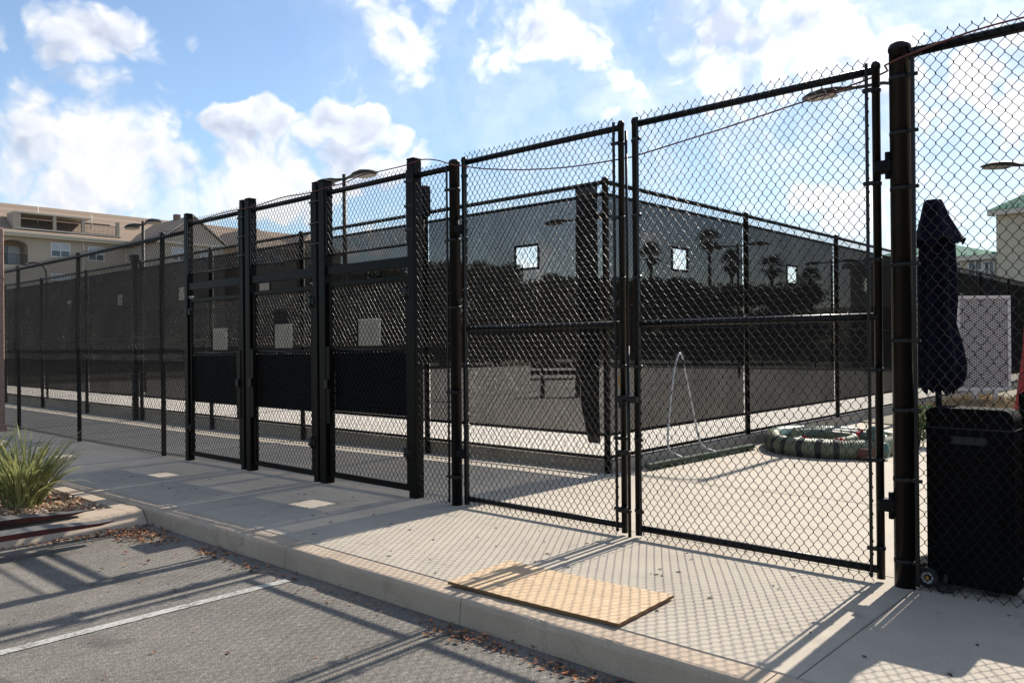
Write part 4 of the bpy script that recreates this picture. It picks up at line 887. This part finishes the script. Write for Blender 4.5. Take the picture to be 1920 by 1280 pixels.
# ------------------------------------------------------------------ lamps
def head_mesh():
    b = MB(); secs = [(0, .035, .03, .0), (.12, .06, .04, .005), (.25, .11, .055, .02), (.45, .15, .065, .02), (.62, .14, .05, .005), (.72, .09, .03, -.01), (.76, .02, .012, -.015)]; vs = []; n = 14
    for (x, w_, h_, z) in secs:
        for j in range(n):
            a = 2*math.pi*j/n; s_ = math.sin(a); vs.append((x, w_*math.cos(a), z+(h_*s_ if s_ > 0 else h_*.55*s_)))
    fs = [(i*n+j, i*n+(j+1) % n, (i+1)*n+(j+1) % n, (i+1)*n+j) for i in range(len(secs)-1) for j in range(n)]+[tuple(range(n)), tuple((len(secs)-1)*n+j for j in range(n))]
    return b.add(vs, fs, True).mesh('lamp_head', 'lampbrown'), MB().prism([(.28, -.095), (.44, -.13), (.62, -.12), (.70, -.07), (.70, .07), (.62, .12), (.44, .13), (.28, .095)], -.045, -.018, 'z').mesh('lens', 'lens')
HM, LM = head_mesh()
def lamp(label, x, y, h, heads, arm=.35, rz=0., bend=False, pr=.06):
    t = thing('court_lamp', label, 'lamp post', (x, y, 0), rz, 'lamp posts of the court')
    MB().box(-.16, .16, -.16, .16, 0, .03, .01).tube([(0, 0, .03), (0, 0, h+(.0 if bend else .12))], [pr, pr*.8], 12).obj('pole', 'lampbrown', t)
    for s in heads:
        if bend: path = [(0, 0, h-.35), (s*.04, 0, h-.15), (s*.14, 0, h-.04), (s*.28, 0, h), (s*arm, 0, h+.02)]
        else: path = [(0, 0, h), (s*arm, 0, h+.03)]
        MB().tube(path, .03, 10).obj('arm', 'lampbrown', t)
        o = link('lamp_head', HM, t, (s*arm, 0, h+.02), 0 if s > 0 else math.pi); link('lens', LM, o); o.scale = (1.3, 1.3, 1.2)
lamp('twin head court lamp rising above the third pedestrian gate', -15.2, 6.1, 5.2, (-1, 1), .15)
lamp('twin head court lamp in front of the apartment building at left', -25.2, 5.86, 5.2, (-1, 1), .15)
lamp('court lamp seen through the screen left of the corner', -15.3, 14.86, 5.22, (-1, 1), .3)
lamp('twin head court lamp behind the middle post of the right screen', -14.9, 24.7, 5.2, (-1, 1), .35)
lamp('farthest twin head court lamp, near the right end of the screen', -15.2, 35.2, 5.3, (-1, 1), .35)
lamp('single arm lamp whose pole stands hidden behind the thick gate post', -4.43, 9.95, 5.95, (-1,), .75, 0, True)
lamp('single arm lamp with head hanging over the closed umbrella', -3.0, 16.95, 5.32, (-1,), .95, math.atan2(.673, .74), False, .05)
t = thing('gooseneck_lamp', 'small gooseneck pole curving over the screen at far left', 'lamp post', (-24, 2.75, 0)); MB().tube(smooth([(0, 0, 0), (0, 0, 2.6), (0, 0, 3.3), (0, -.05, 3.6), (0, -.25, 3.72), (0, -.5, 3.68)], 5), .03, 8).obj('pole', 'lampbrown', t); MB().lathe([(.02, .06), (.1, 0), (.09, -.01), (0, -.01)], 12, (0, -.5, 3.64)).obj('lamp_shade', 'lampbrown', t)

# court bench
t = thing('court_bench', 'dark bench on the court seen under the screen left of the corner', 'bench', (-13.10, 11.23, .06), R(42)); 
for x in (-.45, .45): MB().box(x-.05, x+.05, -.2, .2, 0, .44, .008).box(x-.03, x+.03, .16, .21, .44, .9, .006).obj('leg', 'panel', t)
for y in (-.17, 0, .17): MB().box(-.75, .75, y-.075, y+.075, .442, .475, .006).obj('seat_plank', 'panel', t)
for z in (.62, .8): MB().box(-.75, .75, .135, .158, z-.06, z+.06, .006).obj('back_plank', 'panel', t)

# column at the left edge, pallet jack forks
t = thing('column', 'rose brown square column at the left edge of the picture', 'column', (-17.01, -0.40, gz(-16.7))); MB().box(-.14, .14, -.14, .14, -.05, 3.72, .015).obj('shaft', 'brick', t); MB().box(-.17, .17, -.17, .17, -.05, .14, .02).obj('base', 'brick', t)
t = thing('pallet_jack', 'red and black pallet jack forks reaching in from the left over the planter edge', 'pallet jack', (-6.98, -2.3, -.15))
for x in (.10, -.50):
    n = [(-1.9, .045), (-.55, .042), (-.12, .022), (0, .008)]; vs = []; 
    for y, th in n:
        wd = .10 if y < -.3 else .10*(.35+.65*(-y/.3)); zt = .20-.03*(y > -.2)
        vs += [(x-wd, y, zt-th), (x+wd, y, zt-th), (x+wd, y, zt), (x-wd, y, zt)]
    fs = [(0, 1, 2, 3), (15, 14, 13, 12)]+[(4*i+j, 4*i+(j+1) % 4, 4*i+4+(j+1) % 4, 4*i+4+j) for i in range(3) for j in range(4)]
    o = MB().add(vs, fs).obj('fork', ['steelfork', 'forkred'], t)
    for p in o.data.polygons: p.material_index = 1 if abs(p.normal.x) > .6 else 0
    MB().lathe([(0, -.05), (.035, -.05), (.04, -.04), (.04, .04), (.035, .05), (0, .05)], 12).obj('load_wheel', 'rubber', t, loc=(x, -1.55, .045)).rotation_euler = (0, R(90), 0)
MB().box(-.62, .22, -2.1, -1.9, .06, .28, .02).box(-.35, -.05, -2.3, -2.1, .2, .55, .03).obj('body', 'forkred', t); MB().tube([(-.2, -2.2, .5), (-.2, -2.45, 1.2)], .022, 10).tube([(-.36, -2.45, 1.2), (-.04, -2.45, 1.2)], .018, 10).obj('tiller', 'steelfork', t)
o = MB().lathe([(0, -.04), (.09, -.04), (.1, -.03), (.1, .03), (.09, .04), (0, .04)], 18).obj('steer_wheel', 'rubber', t, loc=(-.2, -2.2, .105)); o.rotation_euler = (0, R(90), 0)

# ------------------------------------------------------------------ buildings
def window(parent, y0, y1, z0, z1, x, half=True):
    """window on a wall facing +X at plane x; local coordinates of the building"""
    f = MB(); w_ = .09
    f.box(x-.05, x+.05, y0-w_, y0, z0-w_, z1+w_).box(x-.05, x+.05, y1, y1+w_, z0-w_, z1+w_).box(x-.05, x+.048, y0, y1, z1, z1+w_).box(x-.05, x+.07, y0, y1, z0-w_, z0)
    m_ = (y0+y1)/2; f.box(x-.04, x+.03, m_-.04, m_+.04, z0, z1); f.box(x-.04, x+.028, y0, m_-.04, (z0+z1)/2-.03, (z0+z1)/2+.03).box(x-.04, x+.028, m_+.04, y1, (z0+z1)/2-.03, (z0+z1)/2+.03)
    o = f.obj('window', 'whiteframe', parent); zm = (z0+z1)/2-.1
    MB().box(x-.02, x+.006, y0+.001, y1-.001, zm, z1-.001).obj('blind', 'blind', o); MB().box(x-.02, x+.004, y0+.001, y1-.001, z0+.001, zm-.002).obj('pane', 'glass', o)
bl = thing('apartment_building', 'beige apartment block with long brown shingle roof and roof terrace at left', 'building', (-95, 30, -.3))
def Q(o): return P(o, bl)
class BP:                                    # build in world numbers, parent to the block
    def __init__(s, par): s.p = par
    def __call__(s, mb, nm, mt): return P(mb.obj(nm, mt, s.p), s.p)
bp = BP(bl)
arch = [(21.35, 12.2)]+[(22.62-1.27*math.cos(a), 12.2+.58*math.sin(a)) for a in np.linspace(.25, math.pi-.25, 9)]+[(23.9, 12.2)]
w = MB().box(-112, -95, 5, 21.35, -.3, 13.4).box(-112, -95, 23.9, 62, -.3, 13.4).box(-112, -95, 21.35, 23.9, -.3, 10.2).box(-112, -97, 21.35, 23.9, 10.2, 13.4)
w.prism(arch+[(23.9, 13.4), (21.35, 13.4)], -97, -95.0, 'x'); bp(w, 'wall', 'wallbeige')
bp(MB().box(-96.9, -96.85, 21.5, 22.5, 10.25, 12.3), 'balcony_door', 'glass'); bp(MB().box(-96.9, -96.86, 22.55, 23.7, 10.25, 12.3), 'balcony_door', 'blind')
def railing(y0, y1, z0, z1, x, sp=.14):
    b = MB().box(x-.025, x+.025, y0, y1, z1-.05, z1).box(x-.02, x+.02, y0, y1, z0, z0+.04); y = y0+sp/2
    while y < y1: b.box(x-.012, x+.012, y-.012, y+.012, z0+.04, z1-.05); y += sp
    bp(b, 'railing', 'black')
railing(21.36, 23.89, 10.2, 11.3, -95.03)
rf = bp(MB().prism([(-94.4, 13.45), (-101, 17.45), (-108, 17.45), (-113, 13.45)], 3.5, 63, 'y'), 'roof', 'roofbrown')
bp(MB().box(-95.0, -94.45, 4, 62.5, 13.15, 13.42).box(-94.46, -94.3, 3.6, 62.8, 13.38, 13.56), 'eave_trim', 'trim')
bp(MB().box(-94.98, -94.86, 29.3, 29.42, -.3, 13.2), 'downpipe', 'trim')
for (a, c, z0, z1) in ((26.2, 27.95, 11.35, 12.75), (29.95, 31.5, 11.2, 12.6), (34.0, 35.6, 11.35, 12.75), (38.6, 40.2, 11.35, 12.7), (26.2, 27.95, 8.2, 9.4), (30.0, 31.5, 8.2, 9.4), (34, 35.6, 8.2, 9.4), (38.6, 40.2, 8.2, 9.4), (17.5, 19.2, 11.35, 12.75), (17.5, 19.2, 8.2, 9.4)):
    f0 = len(bpy.data.objects); window(bl, a-30, c-30, z0+.3, z1+.3, 0)
# roof terrace
x0 = -95.35
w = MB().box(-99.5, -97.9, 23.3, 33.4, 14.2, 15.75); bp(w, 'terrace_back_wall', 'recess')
for y in (23.15, 26.6, 29.5, 33.2): bp(MB().box(x0-.2, x0+.12, y-.16, y+.16, 14.15, 15.7), 'terrace_pier', 'wallbeige')
bp(MB().box(x0-1.9, x0+.12, 22.6, 22.98, 13.9, 15.70), 'terrace_side_wall', 'wallbeige')
bp(MB().box(x0-2.4, x0+.2, 22.7, 30.3, 15.7, 15.86), 'terrace_lintel', 'trim'); bp(MB().box(x0-2.4, x0+.18, 22.9, 33.5, 14.02, 14.16), 'terrace_ledge', 'trim')
for (a, c) in ((23.3, 26.45), (26.75, 29.35), (29.65, 33.05)): railing(a, c, 14.18, 15.25, x0-.02)
for (a, c) in ((23.7, 24.6), (24.9, 25.9), (27.0, 27.6), (29.8, 30.6), (30.9, 31.4)): bp(MB().box(-97.9, -97.86, a, c, 14.2, 15.55), 'terrace_door', 'glass' if a > 24.8 else 'blind')
for y in (25.2, 28.2, 31.0, 26.0):
    bp(MB().box(-97.2, -96.6, y-.28, y+.28, 14.45, 14.52).box(-97.2, -97.12, y-.28, y+.28, 14.5, 15.0).box(-97.15, -97.1, y-.25, y-.2, 14.16, 14.5).box(-96.7, -96.65, y+.2, y+.25, 14.16, 14.5), 'terrace_chair', 'panel')
for (y, z) in ((25.5, 16.2), (31, 15.9)): bp(MB().tube([(-97, y, 14.5), (-97, y, z+.6)], .06, 8), 'vent_pipe', 'trim')
def wing(label, x0, x1, y0, y1, ze, zr, gable=False, roof='roofbrown', win=()):
    t = thing('apartment_wing', label, 'building', (x1, (y0+y1)/2, -.3), 0, 'wings of the apartment block'); L = lambda mb, nm, mt: P(mb.obj(nm, mt, t), t)
    L(MB().box(x0, x1, y0, y1, -.3, ze), 'wall', 'wallbeige'); ym = (y0+y1)/2; o_ = .5
    if gable:
        L(MB().prism([(y0, ze), (y1, ze), (ym, zr-.25)], x0, x1-.02, 'x'), 'gable', 'wallbeige')
        L(MB().prism([(y0-o_, ze-.1), (ym, zr-.1), (y1+o_, ze-.1), (y1+o_, ze+.05), (ym, zr+.05), (y0-o_, ze+.05)], x0, x1+.12, 'x'), 'roof', roof)
        L(MB().prism([(y0-o_, ze-.16), (ym, zr-.16), (y1+o_, ze-.16), (y1+o_, ze-.0), (ym, zr), (y0-o_, ze)], x1+.121, x1+.2, 'x'), 'fascia', 'trim')
    else:
        d = min((y1-y0)/2, 6); vs = [(x0, y0-o_, ze), (x1+o_, y0-o_, ze), (x1+o_, y1+o_, ze), (x0, y1+o_, ze), (x0, ym, zr), (x1+o_-d, ym, zr)]
        L(MB().add(vs, [(0, 1, 5, 4), (1, 2, 5), (2, 3, 4, 5), (0, 4, 3), (3, 2, 1, 0)]), 'roof', roof)
    L(MB().box(x1, x1+.3, y0-o_, y1+o_, ze-.28, ze-.02), 'eave_trim', 'trim')
    for (a, c, z0, z1) in win: window(t, a-ym, c-ym, z0+.3, z1+.3, 0)
    return t
wing('gabled wing of the apartment block just right of the roof terrace', -96, -86, 34.0, 41.2, 12.9, 15.95, True, 'roofbrown', ((35.2, 36.6, 10.9, 12.2), (38.4, 39.8, 10.9, 12.2)))
MB().box(-90.3, -89.7, 37.3, 37.9, 15.6, 16.5).obj('chimney', 'roofdark', None, label='square chimney on the gabled apartment wing', cat='chimney')
wing('brown hip roofed apartment wing in the middle of the roofs', -97, -86, 43.2, 50.6, 13.0, 15.9, False, 'roofdark', ((44.5, 46, 10.9, 12.3), (47.5, 49, 10.9, 12.3)))
wing('rightmost tan roofed apartment wing above the second pedestrian gate', -97, -86.5, 51.3, 57.5, 13.2, 15.7, False, 'roofbrown', ((52.5, 54, 11, 12.4), (55, 56.3, 11, 12.4)))
wing('low dark roofed house behind the court, beyond the third pedestrian gate', -80, -70, 47, 60, 7.6, 11.2, False, 'roofdark')

# right buildings: built around a frame that faces the camera side
def right_building(label, loc, rz, w_, d_, ze, zr, floors, win):
    t = thing('apartment_building', label, 'building', loc, rz, 'green roofed buildings at right')
    MB().box(0, w_, 0, d_, -.3, ze).obj('wall', 'cream', t); o_ = .45
    hp_ = min(w_, d_)/2; vs = [(-o_, -o_, ze), (w_+o_, -o_, ze), (w_+o_, d_+o_, ze), (-o_, d_+o_, ze)]
    if w_ >= d_: vs += [(hp_, d_/2, zr), (w_-hp_, d_/2, zr)]; fs = [(0, 1, 5, 4), (1, 2, 5), (2, 3, 4, 5), (3, 0, 4), (3, 2, 1, 0)]
    else: vs += [(w_/2, hp_, zr), (w_/2, d_-hp_, zr)]; fs = [(0, 1, 4), (1, 2, 5, 4), (2, 3, 5), (3, 0, 4, 5), (3, 2, 1, 0)]
    MB().add(vs, fs).obj('roof', 'roofgreen', t); b = MB()
    MB().box(-o_+.05, w_+o_-.05, -o_+.02, -.0, ze-.3, ze-.012).obj('eave_trim', 'trim', t)
    k = .6
    while k < w_: b.tube([(k, -o_, ze+.02), (k, -o_+min(d_, w_)/2+o_ if o_+k > 0 else 0, zr*.999+.02)] if False else [(k, -o_, ze+.03), (k, -o_+.8, ze+.03+.8*(zr-ze)/(hp_+o_))], .03, 4); k += .6
    b.obj('roof_seams', 'roofgreen', t)
    for (a, c, z0, z1) in win:
        f = MB().box(a-.08, a, -.05, .03, z0-.08, z1+.08).box(c, c+.08, -.05, .03, z0-.08, z1+.08).box(a, c, -.048, .03, z1, z1+.08).box(a, c, -.07, .03, z0-.08, z0).box((a+c)/2-.03, (a+c)/2+.03, -.03, .02, z0, z1).box(a, (a+c)/2-.03, -.028, .02, (z0+z1)/2-.025, (z0+z1)/2+.025).box((a+c)/2+.03, c, -.028, .02, (z0+z1)/2-.025, (z0+z1)/2+.025)
        o = f.obj('window', 'whiteframe', t); MB().box(a+.001, c-.001, -.006, .02, z0+.001, z1-.001).obj('pane', 'glass', o)
    return t
ang = math.atan2(.673, .74)
right_building('tall cream building with green hip roof at the right edge', (-11.45, 52.0, 0), 0, 14, 12, 9.35, 13.2, 3, ((3, 4.2, 6.2, 7.5), (6, 7.2, 6.2, 7.5), (3, 4.2, 3.2, 4.5)))
right_building('lower cream wing with green roof left of the tall cream building', (-20.5, 52.6, 0), 0, 8.9, 9, 6.75, 8.3, 2, ((2.6, 3.6, 4.9, 6.1), (4.2, 5.4, 5.0, 6.3), (6.1, 6.9, 5.0, 6.4), (7.4, 8.1, 5.2, 6.45), (8.3, 8.75, 4.4, 6.3)))
